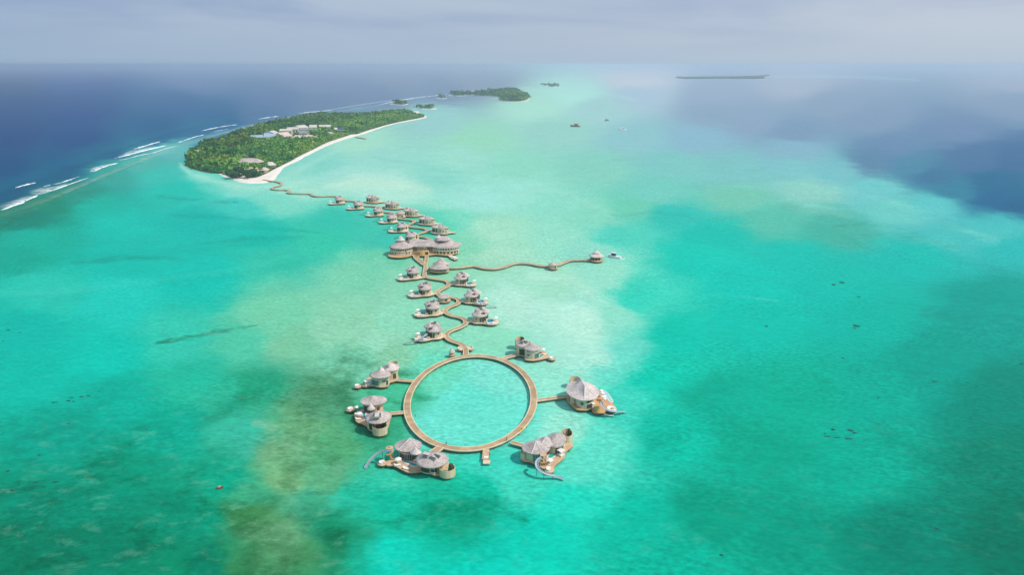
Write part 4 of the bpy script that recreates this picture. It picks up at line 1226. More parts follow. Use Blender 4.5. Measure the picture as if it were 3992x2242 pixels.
def pool(root, outline, z, mtl=None, rim=0.55, smooth=True):
    line = smooth_line([(p[0], p[1], 0) for p in outline], 0.8, True) if smooth else [Vector((p[0], p[1], 0)) for p in outline]
    o = prism(MB(), line, z - 0.3, z + 0.06).build('pool', mtl or POOL, root)
    strip(MB(), line, -rim, 0.04, z - 0.3, z + 0.16, True).build('pool_rim', STONE, o)
    return o
def skylight(root, c, s, rz, z, tilt=0.0):
    """dark framed roof light with a raised kerb"""
    z = HZ(z)
    s = (s[0] * VS, s[1] * VS)
    o = box(MB(), (c[0], c[1], z), (s[0], s[1], 0.5), rz).build('skylight', GREY_ROOF, root)
    box(MB(), (c[0], c[1], z + 0.29), (s[0] * 0.8, s[1] * 0.8, 0.08), rz).build('pane', GLASS, o)
    return o
def slide(start, path, label, r=0.58):
    """curved water slide: trough on thin posts, path = points with heights; a thing of its own"""
    ln = smooth_line(path, 0.9)
    root = thing('water_slide', (start[0], start[1], 0), label, 'slide', 'water slides at the villas')
    m, mi = MB(), MB()
    K = 7
    vs, vi, fs = [], [], []
    for i, p in enumerate(ln):
        d = (ln[min(i + 1, len(ln) - 1)] - ln[max(i - 1, 0)])
        d.z = 0
        d.normalize()
        nx, ny = -d.y, d.x
        for k in range(K):
            a = math.pi * (k / (K - 1))
            ox, oz = math.cos(a) * r, -math.sin(a) * r * 0.8
            vs.append((p.x + nx * ox, p.y + ny * ox, p.z + oz + 0.35))
            vi.append((p.x + nx * ox * 0.88, p.y + ny * ox * 0.88, p.z + oz * 0.88 + 0.36))
    for i in range(len(ln) - 1):
        for k in range(K - 1):
            fs.append((i * K + k, i * K + k + 1, (i + 1) * K + k + 1, (i + 1) * K + k))
    m.add(vs, fs).build('trough', METAL, root, None, True)
    mi.add(vi, [f[::-1] for f in fs]).build('sliding_surface', METAL_IN, root, None, True)
    for s in (1, -1):
        rail = []
        for i, p in enumerate(ln):
            d = (ln[min(i + 1, len(ln) - 1)] - ln[max(i - 1, 0)])
            d.z = 0
            d.normalize()
            rail.append(Vector((p.x - d.y * s * r, p.y + d.x * s * r, p.z + 0.36)))
        tube(MB(), rail, 0.11, 5).build('rail', METAL, root)
    acc = 0
    for i in range(1, len(ln) - 3):
        acc += (ln[i] - ln[i - 1]).length
        if acc > 3.2:
            acc = 0
            cyl(MB(), ln[i], 0.11, -0.5, max(ln[i].z - 0.25, 0.1), 6).build('post', STEEL, root)
    return root
def parasol(p, z, label, r=1.7, h=2.4, mtl=None):
    root = thing('parasol', (p[0], p[1], z), label, 'parasol', 'white parasols on the villa decks')
    m = MB()
    n = 8
    vs = [(p[0], p[1], z + h + 0.65)] + [(p[0] + r * math.cos(2 * math.pi * i / n), p[1] + r * math.sin(2 * math.pi * i / n), z + h) for i in range(n)]
    vs += [(p[0] + r * 0.98 * math.cos(2 * math.pi * i / n), p[1] + r * 0.98 * math.sin(2 * math.pi * i / n), z + h - 0.22) for i in range(n)]
    fs = [(0, 1 + i, 1 + (i + 1) % n) for i in range(n)] + [(1 + i, 9 + i, 9 + (i + 1) % n, 1 + (i + 1) % n) for i in range(n)]
    m.add(vs, fs).build('canopy', mtl or CUSHION, root)
    cyl(MB(), p, 0.05, z, z + h + 0.6, 6).build('pole', WOOD, root)
    cyl(MB(), p, 0.35, z, z + 0.12, 8).build('base', STONE, root)
    return root
def lounger(p, z, rz, label, s=1.0, mtl=None):
    root = thing('sun_lounger', (p[0], p[1], z), label, 'sun lounger', 'white sun loungers on the villa decks')
    c, q = math.cos(rz), math.sin(rz)
    f = lambda x, y: (p[0] + (x * c - y * q) * s, p[1] + (x * q + y * c) * s)
    a = f(0, 0)
    box(MB(), (*a, z + 0.24), (2.2 * s, 0.95 * s, 0.14), rz).build('frame', WOOD, root)
    a = f(0.3, 0)
    box(MB(), (*a, z + 0.40), (1.55 * s, 0.88 * s, 0.16), rz).build('mattress', mtl or CUSHION, root)
    m = MB()
    vs = []
    for x, zz in ((-0.45, 0.33), (-1.15, 0.85)):
        for y in (-0.44, 0.44):
            for dz in (0, 0.16):
                g = f(x, y)
                vs.append((*g, z + zz + dz))
    m.add(vs, [(0, 1, 3, 2), (4, 6, 7, 5), (0, 4, 5, 1), (2, 3, 7, 6), (1, 5, 7, 3), (0, 2, 6, 4)])
    m.build('backrest', mtl or CUSHION, root)
    for x in (-0.9, 0.9):
        for y in (-0.38, 0.38):
            g = f(x, y)
            box(MB(), (*g, z + 0.085), (0.1, 0.1, 0.17), rz).build('leg', WOOD, root)
    return root
def round_sofa(p, z, r, label, a0=20, a1=340):
    """curved white sofa round a low table"""
    root = thing('curved_sofa', (p[0], p[1], z), label, 'sofa', 'curved white sofas on the round decks')
    arc_wall(MB(), p, r, r, 0, a0, a1, z + 0.02, z + 0.42, 0.95, 22).build('seat', CUSHION, root)
    arc_wall(MB(), p, r + 0.16, r + 0.16, 0, a0, a1, z + 0.02, z + 0.75, 0.16, 22).build('backrest', CUSHION, root)
    m = MB()
    cyl(m, p, 0.5, z + 0.32, z + 0.4, 12)
    m.build('table_top', DECK, root)
    cyl(MB(), p, 0.12, z, z + 0.32, 8).build('table_leg', WOOD, root)
    return root
def daybed(p, z, label, rz=0.0, s=2.2):
    """square canopied daybed with white mattress"""
    root = thing('daybed', (p[0], p[1], z), label, 'daybed', 'white daybeds on the villa decks')
    c, q = math.cos(rz), math.sin(rz)
    box(MB(), (p[0], p[1], z + 0.18), (s, s, 0.36), rz).build('base', WOOD, root)
    box(MB(), (p[0], p[1], z + 0.48), (s * 0.95, s * 0.95, 0.22), rz).build('mattress', CUSHION, root)
    for x, y in ((-1, -1), (1, -1), (1, 1), (-1, 1)):
        g = (p[0] + (x * c - y * q) * s * 0.47, p[1] + (x * q + y * c) * s * 0.47)
        cyl(MB(), g, 0.06, z + 0.36, z + 2.3, 6).build('post', WOOD, root)
    box(MB(), (p[0], p[1], z + 2.36), (s * 1.08, s * 1.08, 0.12), rz).build('canopy', CUSHION, root)
    return root

# ------------------------------------------------------------------ villas round the ring
def at(Z, x, y, z=1.7):
    p = Z(x, y, HZ(z))
    return (p.x, p.y)
def outl(Z, pts, z=1.7):
    return [at(Z, x, y, z) for x, y in pts]
def el(Z, x, y, hx, hy, z=1.7):
    return at(Z, x, y, z), hx * Z.mx(x, y, z), hy * Z.my(x, y, z)
VG = 'thatched villas round the ring boardwalk'
def villa_root(Z, x, y, label, group=VG):
    p = Z(x, y, 1.7)
    return thing('overwater_villa', (p.x, p.y, 0), label, 'villa', group)
def platform(root, Z, x, y, hx, hy, sofa_label=None):
    c, rx, ry = el(Z, x, y, hx, hy)
    r = (rx + min(ry, rx * 1.3)) / 2
    o = cyl(MB(), c, r, 1.42, 1.66, 28).build('round_deck', DECK, root)
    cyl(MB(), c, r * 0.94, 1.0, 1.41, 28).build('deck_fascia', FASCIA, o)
    m = MB()
    for k in range(6):
        cyl(m, (c[0] + r * 0.7 * math.cos(k), c[1] + r * 0.7 * math.sin(k)), 0.17, -0.5, 1.05, 6)
    s = m.build('stilts', PILE, o)
    s['kind'] = 'stuff'
    if sofa_label:
        round_sofa(c, 1.66, r * 0.62, sofa_label, 60, 290)
# upper left villa
VS = 1.0
v = villa_root(ZA, 1075, 845, 'villa with two low grey roofs left of the ring, upper of three')
deck(v, outl(ZA, [(1640, 590), (1655, 690), (1500, 768), (1380, 802), (1300, 930), (1050, 960), (850, 925), (700, 915), (560, 945), (430, 925), (430, 885), (560, 800), (540, 740), (650, 640), (800, 600), (1000, 560), (1300, 500)]))
c = at(ZA, 1075, 840)
walls(v, c, 4.2, 3.3, 0, 1.3, 6.9, WOOD_GREY)
glazing(v, c, 4.2, 3.3, 0, 192, 262, 2.1, 4.5, 6)
window(v, c, 4.2, 3.3, 0, 200, 340, 5.9, 6.5, GLASS, False, 10)
window(v, c, 4.2, 3.3, 0, 292, 312, 3.9, 4.7)
window(v, c, 4.2, 3.3, 0, 318, 332, 2.0, 4.4, GLASS, False)
c2 = at(ZA, 1400, 300 + 323)
walls(v, c2, 3.7, 3.6, 0, 1.3, 6.9, WOOD)
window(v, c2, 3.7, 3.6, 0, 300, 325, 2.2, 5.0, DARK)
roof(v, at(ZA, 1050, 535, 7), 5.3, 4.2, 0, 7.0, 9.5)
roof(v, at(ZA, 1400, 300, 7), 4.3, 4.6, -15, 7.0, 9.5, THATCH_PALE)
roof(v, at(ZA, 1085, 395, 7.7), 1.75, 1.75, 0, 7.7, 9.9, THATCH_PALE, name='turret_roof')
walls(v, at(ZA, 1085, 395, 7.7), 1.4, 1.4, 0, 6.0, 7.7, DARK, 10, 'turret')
skylight(v, at(ZA, 1250, 270, 8.8), (2.6, 0.7), 0.5, 8.75)
screen(v, at(ZA, 1500, 160 + 210, 1.7), 2.6, 2.4, 0, -30, 210, 1.5, 5.6, WOOD_GREY)
pool(v, outl(ZA, [(690, 830), (740, 700), (800, 740), (835, 840), (760, 890)]), 1.7, POOL_GREEN, 0.3)
platform(v, ZA, 290, 925, 130, 55, 'curved white sofa on the round deck of the upper left ring villa')
daybed(at(ZA, 610, 895), 1.7, 'pale canopied daybed on the deck of the upper left ring villa', 0.5)
parasol(at(ZA, 1450, 585), 1.7, 'white parasol at the entrance deck of the upper left ring villa', 1.1)
# middle left villa
VS = 0.94
v = villa_root(ZB, 1230, 1183, 'villa with big grey roof, teal pool and round timber screen left of the ring')
deck(v, outl(ZB, [(430, 740), (450, 860), (480, 960), (560, 1030), (700, 1070), (880, 1180), (910, 1260), (1000, 1265), (1080, 1310), (1300, 1345), (1540, 1250), (1640, 960), (1690, 790), (1640, 690), (1440, 640), (1300, 560), (900, 560), (680, 590), (570, 650), (480, 700)]))
c = at(ZB, 1230, 1165)
walls(v, c, 4.6, 4.2, 0, 1.3, 6.9, WOOD)
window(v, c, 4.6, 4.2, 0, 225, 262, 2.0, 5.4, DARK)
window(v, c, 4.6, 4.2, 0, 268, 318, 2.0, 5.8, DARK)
c2 = at(ZB, 1090, 600)
walls(v, c2, 4.6, 3.8, 0, 1.3, 6.9, WOOD)
window(v, c2, 4.6, 3.8, 0, 200, 250, 2.0, 5.2, DARK)
window(v, c2, 4.6, 3.8, 0, 300, 318, 3.0, 4.6)
roof(v, at(ZB, 1235, 850, 7), 5.9, 6.0, 0, 7.0, 10.3)
roof(v, at(ZB, 1090, 285, 7), 6.3, 5.0, 0, 7.0, 9.6, THATCH, facets=[175, 250, 330, 60, 120], caps=False)
roof(v, at(ZB, 1005, 560, 7.4), 1.95, 1.7, 0, 7.4, 10.3, THATCH_PALE, name='turret_roof')
walls(v, at(ZB, 1005, 560, 7.4), 1.5, 1.4, 0, 5.5, 7.3, DARK, 10, 'turret')
skylight(v, at(ZB, 1095, 800, 9.7), (0.9, 3.4), 0.05, 9.75)
skylight(v, at(ZB, 1300, 770, 9.9), (0.9, 3.4), 0.2, 9.8)
box(MB(), (*at(ZB, 1200, 770, 10.2), HZ(10.0)), (1.9, 3.0, 0.7), 0.1).build('roof_hatch', CREAM_ROOF, v)
screen(v, at(ZB, 1305, 1362, 1.5), 3.4, 3.2, 0, 150, 400, 1.3, 5.0)
cyl(MB(), at(ZB, 1480, 1270, 2), 0.9, 1.9, 5.4, 7, 0.5).build('planting', PLANTS, v)
pool(v, outl(ZB, [(665, 650), (870, 632), (840, 760), (820, 925), (740, 930), (700, 800)]), 1.7, POOL)
platform(v, ZB, 315, 585, 145, 70, 'curved white sofa on the round deck of the villa with the teal pool')
parasol(at(ZB, 545, 660), 1.7, 'grey white parasol between round deck and teal pool of the left villa', 1.2)
parasol(at(ZB, 610, 880), 1.7, 'white parasol beside the teal pool of the left villa', 1.4)
lounger(at(ZB, 585, 930), 1.7, 0.1, 'white sun lounger in front of the parasol by the teal pool', 1.15)
lounger(at(ZB, 560, 780), 1.7, 0.1, 'white sun lounger behind the parasol by the teal pool', 1.1)
daybed(at(ZB, 960, 1215), 1.7, 'small pale daybed at the front corner of the teal pool villa', 0.1, 1.7)
# bottom left villa with the long slide
VS = 0.82
v = villa_root(Z2, 1200, 1100, 'villa with two grey roofs, long pool and slide at bottom left of ring')
deck(v, outl(Z2, [(690, 1168), (780, 1168), (880, 1213), (980, 1265), (1060, 1271), (1150, 1261), (1270, 1265), (1370, 1305), (1480, 1295), (1570, 1200), (1580, 1120), (1500, 1060), (1400, 1000), (1280, 985), (1150, 990), (1000, 985), (880, 1020), (840, 1080), (740, 1092), (690, 1110)]))
c = at(Z2, 1020, 1020)
walls(v, c, 5.2, 5.4, 0, 1.3, 6.9, WOOD_GREY, 16)
glazing(v, c, 5.2, 5.4, 0, 215, 325, 2.1, 5.2, 12, GLASS)
window(v, c, 5.2, 5.4, 0, 215, 330, 5.9, 6.5, GLASS, False, 10)
c2 = at(Z2, 1340, 1215)
walls(v, c2, 5.6, 4.0, 0, 1.3, 6.9, WOOD, 16)
window(v, c2, 5.6, 4.0, 0, 210, 262, 2.0, 5.4, DARK)
window(v, c2, 5.6, 4.0, 0, 268, 300, 2.0, 5.4, DARK)
window(v, c2, 5.6, 4.0, 0, 306, 325, 2.0, 5.0, WOOD_WARM)
roof(v, at(Z2, 1000, 880, 7), 6.6, 5.8, 0, 7.0, 10.8, THATCH, facets=[228, 330, 70, 150], tip=(0.8, 0))
roof(v, at(Z2, 1338, 1080, 7), 7.8, 7.2, 0, 7.0, 10.2)
roof(v, at(Z2, 1107, 980, 7.5), 2.8, 2.0, 0, 7.5, 10.6, THATCH_PALE, name='turret_roof')
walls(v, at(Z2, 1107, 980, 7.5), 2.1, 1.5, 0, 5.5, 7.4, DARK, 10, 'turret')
skylight(v, at(Z2, 1350, 1062, 9.6), (3.6, 0.8), -0.5, 9.55)
skylight(v, at(Z2, 1412, 1030, 9.4), (3.6, 0.8), -0.5, 9.5)
skylight(v, at(Z2, 1242, 1038, 9.4), (2.6, 1.2), -0.4, 9.35)
box(MB(), (*at(Z2, 1270, 1000, 9.6), HZ(9.3)), (3.4, 1.8, 0.7), -0.45).build('roof_hatch', CREAM_ROOF, v)
screen(v, at(Z2, 1560, 1290, 1.5), 3.8, 3.5, 0, 150, 420, 1.2, 5.0)
cyl(MB(), at(Z2, 1615, 1270, 2), 1.3, 1.9, 5.6, 8, 0.8).build('planting', PLANTS, v)
pool(v, outl(Z2, [(868, 1078), (960, 1088), (1070, 1120), (1150, 1155), (1148, 1185), (1090, 1196), (1010, 1170), (900, 1115)]), 1.7, POOL_GREEN, 0.8)
platform(v, Z2, 628, 1132, 68, 38, 'curved white sofa on the round deck beside the long slide')
parasol(at(Z2, 858, 1150), 1.7, 'white parasol at the left end of the long pool', 1.35)
lounger(at(Z2, 845, 1172), 1.7, 0.3, 'white sun lounger in front of the parasol at the long pool', 1.2)
lounger(at(Z2, 972, 1222), 1.7, -0.3, 'white sun lounger farther right along the long pool', 1.2)
daybed(at(Z2, 1365, 1280), 1.7, 'white daybed at the front corner of the villa with the long pool', -0.4, 1.6)
m = MB()
tc_ = at(Z2, 742, 1075)
for k in range(16):
    a = k * 0.55
    box(m, (tc_[0] + 1.0 * math.cos(a), tc_[1] + 1.0 * math.sin(a), 1.9 + k * 0.3), (1.3, 0.7, 0.12), a)
s = thing('spiral_stair', (tc_[0], tc_[1], 1.7), 'warm timber spiral stair up to the long slide', 'stair')
m.build('treads', DECK, s)['kind'] = 'stuff'
cyl(MB(), tc_, 0.22, 1.7, 7.6, 8).build('newel_post', WOOD_WARM, s)
cyl(MB(), tc_, 1.5, 6.6, 6.8, 14).build('landing', DECK, s)
P3 = lambda Z, q: [Z(x, y, z) for x, y, z in q]
slide(tc_, P3(Z2, [(745, 962, 7.2), (680, 962, 6.6), (600, 978, 5.6), (520, 1030, 4.2), (455, 1100, 2.7), (412, 1165, 1.3), (380, 1215, 0.35)]), 'long pale slide curving down left of the bottom left villa')
# bottom right villa with the slide
VS = 0.81
v = villa_root(Z4, 820, 860, 'villa with three overlapping roofs and slide at bottom right of ring')
deck(v, outl(Z4, [(560, 920), (700, 955), (830, 1010), (900, 1055), (970, 1085), (1100, 1105), (1135, 1020), (1295, 880), (1305, 800), (1435, 690), (1420, 655), (1330, 640), (1300, 560), (1100, 560), (900, 640), (640, 720)]))
c = at(Z4, 805, 870)
walls(v, c, 5.4, 4.4, 0, 1.3, 6.9, WOOD_GREY)
window(v, c, 5.4, 4.4, 0, 235, 300, 5.7, 6.4, GLASS, False, 8)
glazing(v, c, 5.4, 4.4, 0, 255, 330, 2.1, 5.0, 6)
c2 = at(Z4, 1140, 740)
walls(v, c2, 4.2, 5.4, -20, 1.3, 6.9, WOOD)
window(v, c2, 4.2, 5.4, -20, 290, 350, 2.1, 5.2, GLASS)
roof(v, at(Z4, 812, 715, 7), 6.9, 6.4, 0, 7.0, 10.2, THATCH, facets=[-25, 60, 165, 250, 300])
roof(v, at(Z4, 965, 625, 7.5), 4.4, 5.2, 0, 7.5, 10.6, THATCH_PALE, facets=[-40, 50, 140, 230], caps=False)
roof(v, at(Z4, 1150, 590, 7), 5.0, 7.2, -15, 7.0, 9.8)
screen(v, at(Z4, 1332, 575, 1.6), 2.9, 4.2, 0, -140, 150, 1.4, 5.3)
screen(v, at(Z4, 605, 885, 1.6), 1.5, 2.0, 0, 120, 380, 1.3, 4.6)
cyl(MB(), at(Z4, 1365, 530, 2), 0.8, 1.9, 5.4, 7, 0.5).build('planting', PLANTS, v)
pool(v, outl(Z4, [(1010, 850), (1120, 772), (1205, 785), (1190, 830), (1040, 930), (1000, 900)]), 1.7, POOL_GREEN, 0.5)
platform(v, Z4, 1040, 1092, 80, 48, 'curved white sofa on the round deck of the bottom right villa')
daybed(at(Z4, 1232, 850), 1.7, 'white canopied daybed at the far end of the bottom right villa pool', 0.7, 2.3)
lounger(at(Z4, 1250, 705), 1.7, 0.8, 'white sun lounger against the back house of the bottom right villa', 1.3)
lounger(at(Z4, 1225, 745), 1.7, 0.8, 'white sun lounger above the canopied daybed of the bottom right villa', 1.2)
parasol(at(Z4, 1035, 1010), 1.7, 'white parasol behind the round deck of the bottom right villa', 1.3)
lounger(at(Z4, 1060, 960), 1.7, 0.9, 'white sun lounger at the near end of the bottom right villa pool', 1.2)
s = thing('slide_tower', (*at(Z4, 930, 1010), 1.7), 'warm timber climbing tower between pool and slide of bottom right villa', 'tower')
for dx, dy in ((-1, -1), (1, -1), (1, 1), (-1, 1)):
    q = at(Z4, 930, 1010)
    cyl(MB(), (q[0] + dx, q[1] + dy), 0.14, 1.7, 6.4, 6).build('post', WOOD_WARM, s)
q = at(Z4, 930, 1010)
for zz in (3.2, 4.8, 6.3):
    box(MB(), (*q, zz), (2.3, 2.3, 0.14)).build('floor', DECK, s)
slide(q, P3(Z4, [(905, 900, 6.4), (850, 930, 6.0), (825, 990, 5.2), (835, 1060, 4.2), (900, 1130, 3.2), (1000, 1178, 2.3), (1140, 1210, 1.2), (1275, 1262, 0.3)]), 'blue grey slide sweeping round the front of the bottom right villa')
# the large villa at right
VS = 0.93
v = villa_root(ZV, 720, 900, 'largest villa with one huge oval pale roof right of the ring')
deck(v, outl(ZV, [(980, 1195), (1100, 1245), (1290, 1245), (1390, 1200), (1400, 1150), (1480, 1190), (1680, 1205), (1690, 1080), (1560, 930), (1400, 760), (1280, 590), (1190, 560), (900, 700), (500, 800), (230, 700), (230, 850), (330, 985), (520, 1130), (780, 1155), (960, 1120)]), mtl=mat('orange_deck_boards', (0.70, 0.40, 0.19), (0.58, 0.32, 0.15), 1.0, 0.75, big=0.15))
c = at(ZV, 735, 890)
walls(v, c, 4.9, 8.4, 0, 1.2, 7.0, WOOD_GREY, 20)
window(v, c, 4.9, 8.4, 0, 240, 256, 3.7, 5.3)
glazing(v, c, 4.9, 8.4, 0, 275, 318, 2.0, 4.2, 5, GLASS)
window(v, c, 4.9, 8.4, 0, 275, 318, 5.0, 6.4, GLASS, False, 6)
c2 = at(ZV, 405, 945)
walls(v, c2, 1.4, 1.7, 0, 1.2, 5.9, WOOD, 10, 'annex')
roof(v, at(ZV, 690, 570, 7), 10.8, 8.1, 98, 7.0, 11.4, THATCH_PALE, ridge=4.4, facets=[5, 80, 168, 222, 290])
screen(v, at(ZV, 465, 400, 1.7), 2.9, 3.0, 0, -20, 200, 1.5, 5.4, WOOD_GREY)
pool(v, outl(ZV, [(1185, 530), (1300, 560), (1450, 660), (1555, 800), (1600, 905), (1500, 925), (1380, 760), (1280, 600)]), 1.7, POOL_PALE, 0.5)
for k, (x, y, r, w) in enumerate(((1300, 880, 1.3, 'largest'), (1270, 775, 1.1, 'middle'), (1232, 700, 1.0, 'back'), (1345, 950, 0.9, 'front'))):
    parasol(at(ZV, x, y), 1.7, f'{w} of four white parasols beside the pale pool of the largest villa', r)
round_sofa(at(ZV, 1560, 1130), 1.7, 2.0, 'curved white sofa at the right tip of the largest villa deck')
daybed(at(ZV, 1010, 1090), 1.7, 'white daybed under the eaves of the largest villa', 0.2, 1.5)
walls(v, at(ZV, 1120, 1165), 1.7, 1.6, 0, 1.7, 4.4, WOOD_WARM, 10, 'stair_tower')
prism(MB(), outl(ZV, [(1335, 1262), (1480, 1288), (1625, 1288), (1625, 1322), (1470, 1322), (1345, 1292)], 0.9), 0.72, 0.9).build('landing_platform', STONE, v)
slide(at(ZV, 1245, 960), P3(ZV, [(1245, 930, 6.4), (1280, 1030, 5.5), (1370, 1125, 4.4), (1500, 1190, 3.3), (1650, 1215, 2.3), (1800, 1222, 1.4), (1965, 1224, 0.4)]), 'blue grey slide along the front deck of the largest villa')
# upper right villa
VS = 1.0
v = villa_root(Z3, 745, 490, 'villa with stepped grey roofs at the upper right of the ring')
deck(v, outl(Z3, [(480, 430), (610, 480), (640, 535), (780, 550), (960, 515), (1015, 508), (1050, 490), (1000, 430), (950, 390), (850, 390), (700, 400), (560, 370), (490, 390)]))
c = at(Z3, 745, 485)
walls(v, c, 3.9, 3.6, 0, 1.3, 6.9, WOOD_GREY)
window(v, c, 3.9, 3.6, 0, 226, 252, 5.9, 6.5, GLASS, False)
window(v, c, 3.9, 3.6, 0, 230, 250, 3.6, 4.5)
glazing(v, c, 3.9, 3.6, 0, 292, 345, 2.1, 4.8, 4)
c2 = at(Z3, 595, 425)
walls(v, c2, 3.5, 3.6, 0, 1.3, 6.9, WOOD)
window(v, c2, 3.5, 3.6, 0, 235, 300, 2.0, 5.6, DARK)
roof(v, at(Z3, 752, 330, 7), 4.8, 4.4, 0, 7.0, 9.4)
roof(v, at(Z3, 600, 268, 7), 4.5, 4.6, 0, 7.0, 9.5, THATCH)
roof(v, at(Z3, 725, 275, 7.6), 1.7, 1.6, 0, 7.6, 9.9, THATCH_PALE, name='turret_roof')
skylight(v, at(Z3, 640, 235, 8.9), (2.8, 0.9), -0.5, 8.95)
skylight(v, at(Z3, 580, 240, 8.9), (2.2, 0.8), -0.5, 8.95)
screen(v, at(Z3, 545, 310, 1.7), 2.7, 3.2, 0, -30, 215, 1.5, 6.3)
cyl(MB(), at(Z3, 580, 285, 2), 1.0, 1.9, 6.6, 8, 0.6).build('planting', PLANTS, v)
pool(v, outl(Z3, [(880, 450), (935, 448), (905, 500), (862, 500)]), 1.7, POOL_GREEN, 0.25)
platform(v, Z3, 1082, 515, 60, 26, 'curved white sofa on the round deck of the upper right villa')
parasol(at(Z3, 930, 425), 1.7, 'white parasol by the small pool of the upper right ring villa', 1.4)
lounger(at(Z3, 955, 455), 1.7, 0.6, 'white sun lounger on the narrow deck of the upper right ring villa', 1.2)

# ------------------------------------------------------------------ villas along the winding walkway
VS = 1.0
def make_villa(kind, sx=1.0):
    """thatched villa standing round 0, 0: kind 0 has its pool deck to the left (-x), kind 1 shows its long back wall"""
    root = bpy.data.objects.new('overwater_villa', None)
    COL.objects.link(root)
    OFF[root.name] = (0, 0, 0)
    X = lambda pts: [(p[0] * sx, p[1]) for p in pts]
    A = lambda a0, a1: (a0, a1) if sx > 0 else (540 - a1, 540 - a0)
    if kind == 0:
        deck(root, X([(6.5, -1.2), (4.5, -3), (3, -4.4), (-2, -5), (-5, -6.6), (-9.5, -6.6), (-11.6, -3), (-11, 1.5), (-8, 3.2), (-5, 3.4), (-4.6, 7), (-1, 9.8), (3, 8.6), (5, 3), (6.5, 1.2)]), 1.7, DECK_PALE)
        c, c2 = (0, 0), (-1.6 * sx, 5.2)
        walls(root, c, 3.9, 3.6, 0, 1.3, 6.1, WOOD, 12)
        walls(root, c2, 3.5, 3.4, 0, 1.3, 6.1, WOOD_GREY, 12)
        a = A(196, 250)
        window(root, c, 3.9, 3.6, 0, *a, 2.0, 5.0, DARK)
        a = A(256, 272)
        window(root, c, 3.9, 3.6, 0, *a, 2.2, 4.8)
        a = A(300, 314)
        window(root, c, 3.9, 3.6, 0, *a, 3.6, 4.6)
        window(root, c, 3.9, 3.6, 0, *A(205, 335), 5.3, 5.9, GLASS, False, 8)
        glazing(root, c2, 3.5, 3.4, 0, *A(170, 235), 2.0, 4.8, 4, GLASS)
        roof(root, (0.1 * sx, 0), 5.0, 4.8, 0, 6.0, 8.7)
        roof(root, (-1.6 * sx, 5.4), 4.7, 4.5, 0, 6.1, 9.1, THATCH_PALE)
        roof(root, (-2.7 * sx, 1.4), 2.2, 2.0, 0, 6.9, 9.4, THATCH, name='turret_roof', n=24)
        walls(root, (-2.7 * sx, 1.4), 1.6, 1.5, 0, 5.6, 6.9, DARK, 10, 'turret')
        skylight(root, (-0.6 * sx, 3.6), (2.4, 0.8), 0.5 * sx, 8.5)
        box(MB(), (-1.9 * sx, -1.6, 7.0), (2.2, 1.6, 0.9), 0.3).build('roof_hatch', DARK, root)
        roof(root, (1.6 * sx, 2.6), 1.9, 1.8, 0, 7.6, 9.5, THATCH, name='turret_roof', n=20)
        skylight(root, (0.7 * sx, 4.4), (0.8, 2.0), 0.3, 8.6)
        screen(root, (0.9 * sx, 7.6), 2.5, 2.4, 0, -40, 220, 1.5, 6.2, WOOD)
        pool(root, X([(-8.0, 2.2), (-4.9, 2.4), (-4.5, -2.2), (-5.8, -3.4), (-7.8, -2.6)]), 1.7, POOL, 0.45)
        box(MB(), (-3.4 * sx, -4.2, 2.4), (1.6, 0.4, 1.4)).build('deck_screen', WOOD, root)
    else:
        deck(root, X([(5, -1), (3, -3.6), (-2, -4), (-9, -2.2), (-10.5, 1), (-9, 5), (-4, 8), (2, 7.5), (6, 5), (9, 5.5), (9.5, 3), (6, 1)]), 1.7, DECK_PALE)
        c, c2 = (0, 0), (-6.0 * sx, 2.2)
        walls(root, c, 3.4, 3.2, 0, 1.3, 6.5, WOOD, 12)
        walls(root, c2, 3.9, 3.4, 0, 1.3, 6.1, WOOD_GREY, 12)
        box(MB(), (-3.2 * sx, 0.9, 4.0), (5, 4.4, 5.2), -0.25 * sx).build('wing', WOOD, root)
        window(root, c2, 3.9, 3.4, 0, *A(215, 262), 2.2, 5.2, DARK)
        window(root, c2, 3.9, 3.4, 0, *A(275, 300), 2.2, 5.2, GLASS)
        window(root, c, 3.4, 3.2, 0, *A(240, 258), 3.4, 4.6)
        window(root, c, 3.4, 3.2, 0, *A(292, 306), 3.4, 4.6)
        roof(root, (0.6 * sx, 0.8), 4.0, 3.7, 0, 6.6, 9.0)
        roof(root, (-5.8 * sx, 2.6), 4.9, 4.6, 0, 6.7, 9.7, THATCH_PALE)
        roof(root, (-2.6 * sx, 1.6), 2.7, 2.4, 0, 7.3, 10.4, THATCH, name='turret_roof', n=24)
        walls(root, (-2.6 * sx, 1.6), 2.0, 1.8, 0, 6.0, 7.3, DARK, 10, 'turret')
        skylight(root, (-6.0 * sx, 1.0), (2.4, 0.8), 0.2, 8.8)
        screen(root, (2.8 * sx, 0.6), 2.4, 2.6, 0, -150, 120, 1.4, 5.6, WOOD)
        pool(root, X([(-3, 6), (2, 6), (2, 4.6), (-3, 4.6)]), 1.7, POOL, 0.3)
    return root
protoL, protoR, protoB = make_villa(0, 1.0), make_villa(0, -1.0), make_villa(1, 1.0)
USED = set()
def place_villa(proto, Z, x, y, rot, label, group, s=1.0):
    p = Z(x, y, 1.7)
    o = proto if proto.name not in USED else copy_tree(proto)
    USED.add(proto.name)
    o.location = (p.x, p.y, 0)
    o.rotation_euler = (0, 0, math.radians(rot))
    o.scale = (s, s, 1.0)
    tag(o, label, 'villa', group)
    def loc(a, b):
        r = math.radians(rot)
        return (p.x + (a * math.cos(r) - b * math.sin(r)) * s, p.y + (a * math.sin(r) + b * math.cos(r)) * s)
    return o, loc
GM = 'villas along the walkway between ring and main building'
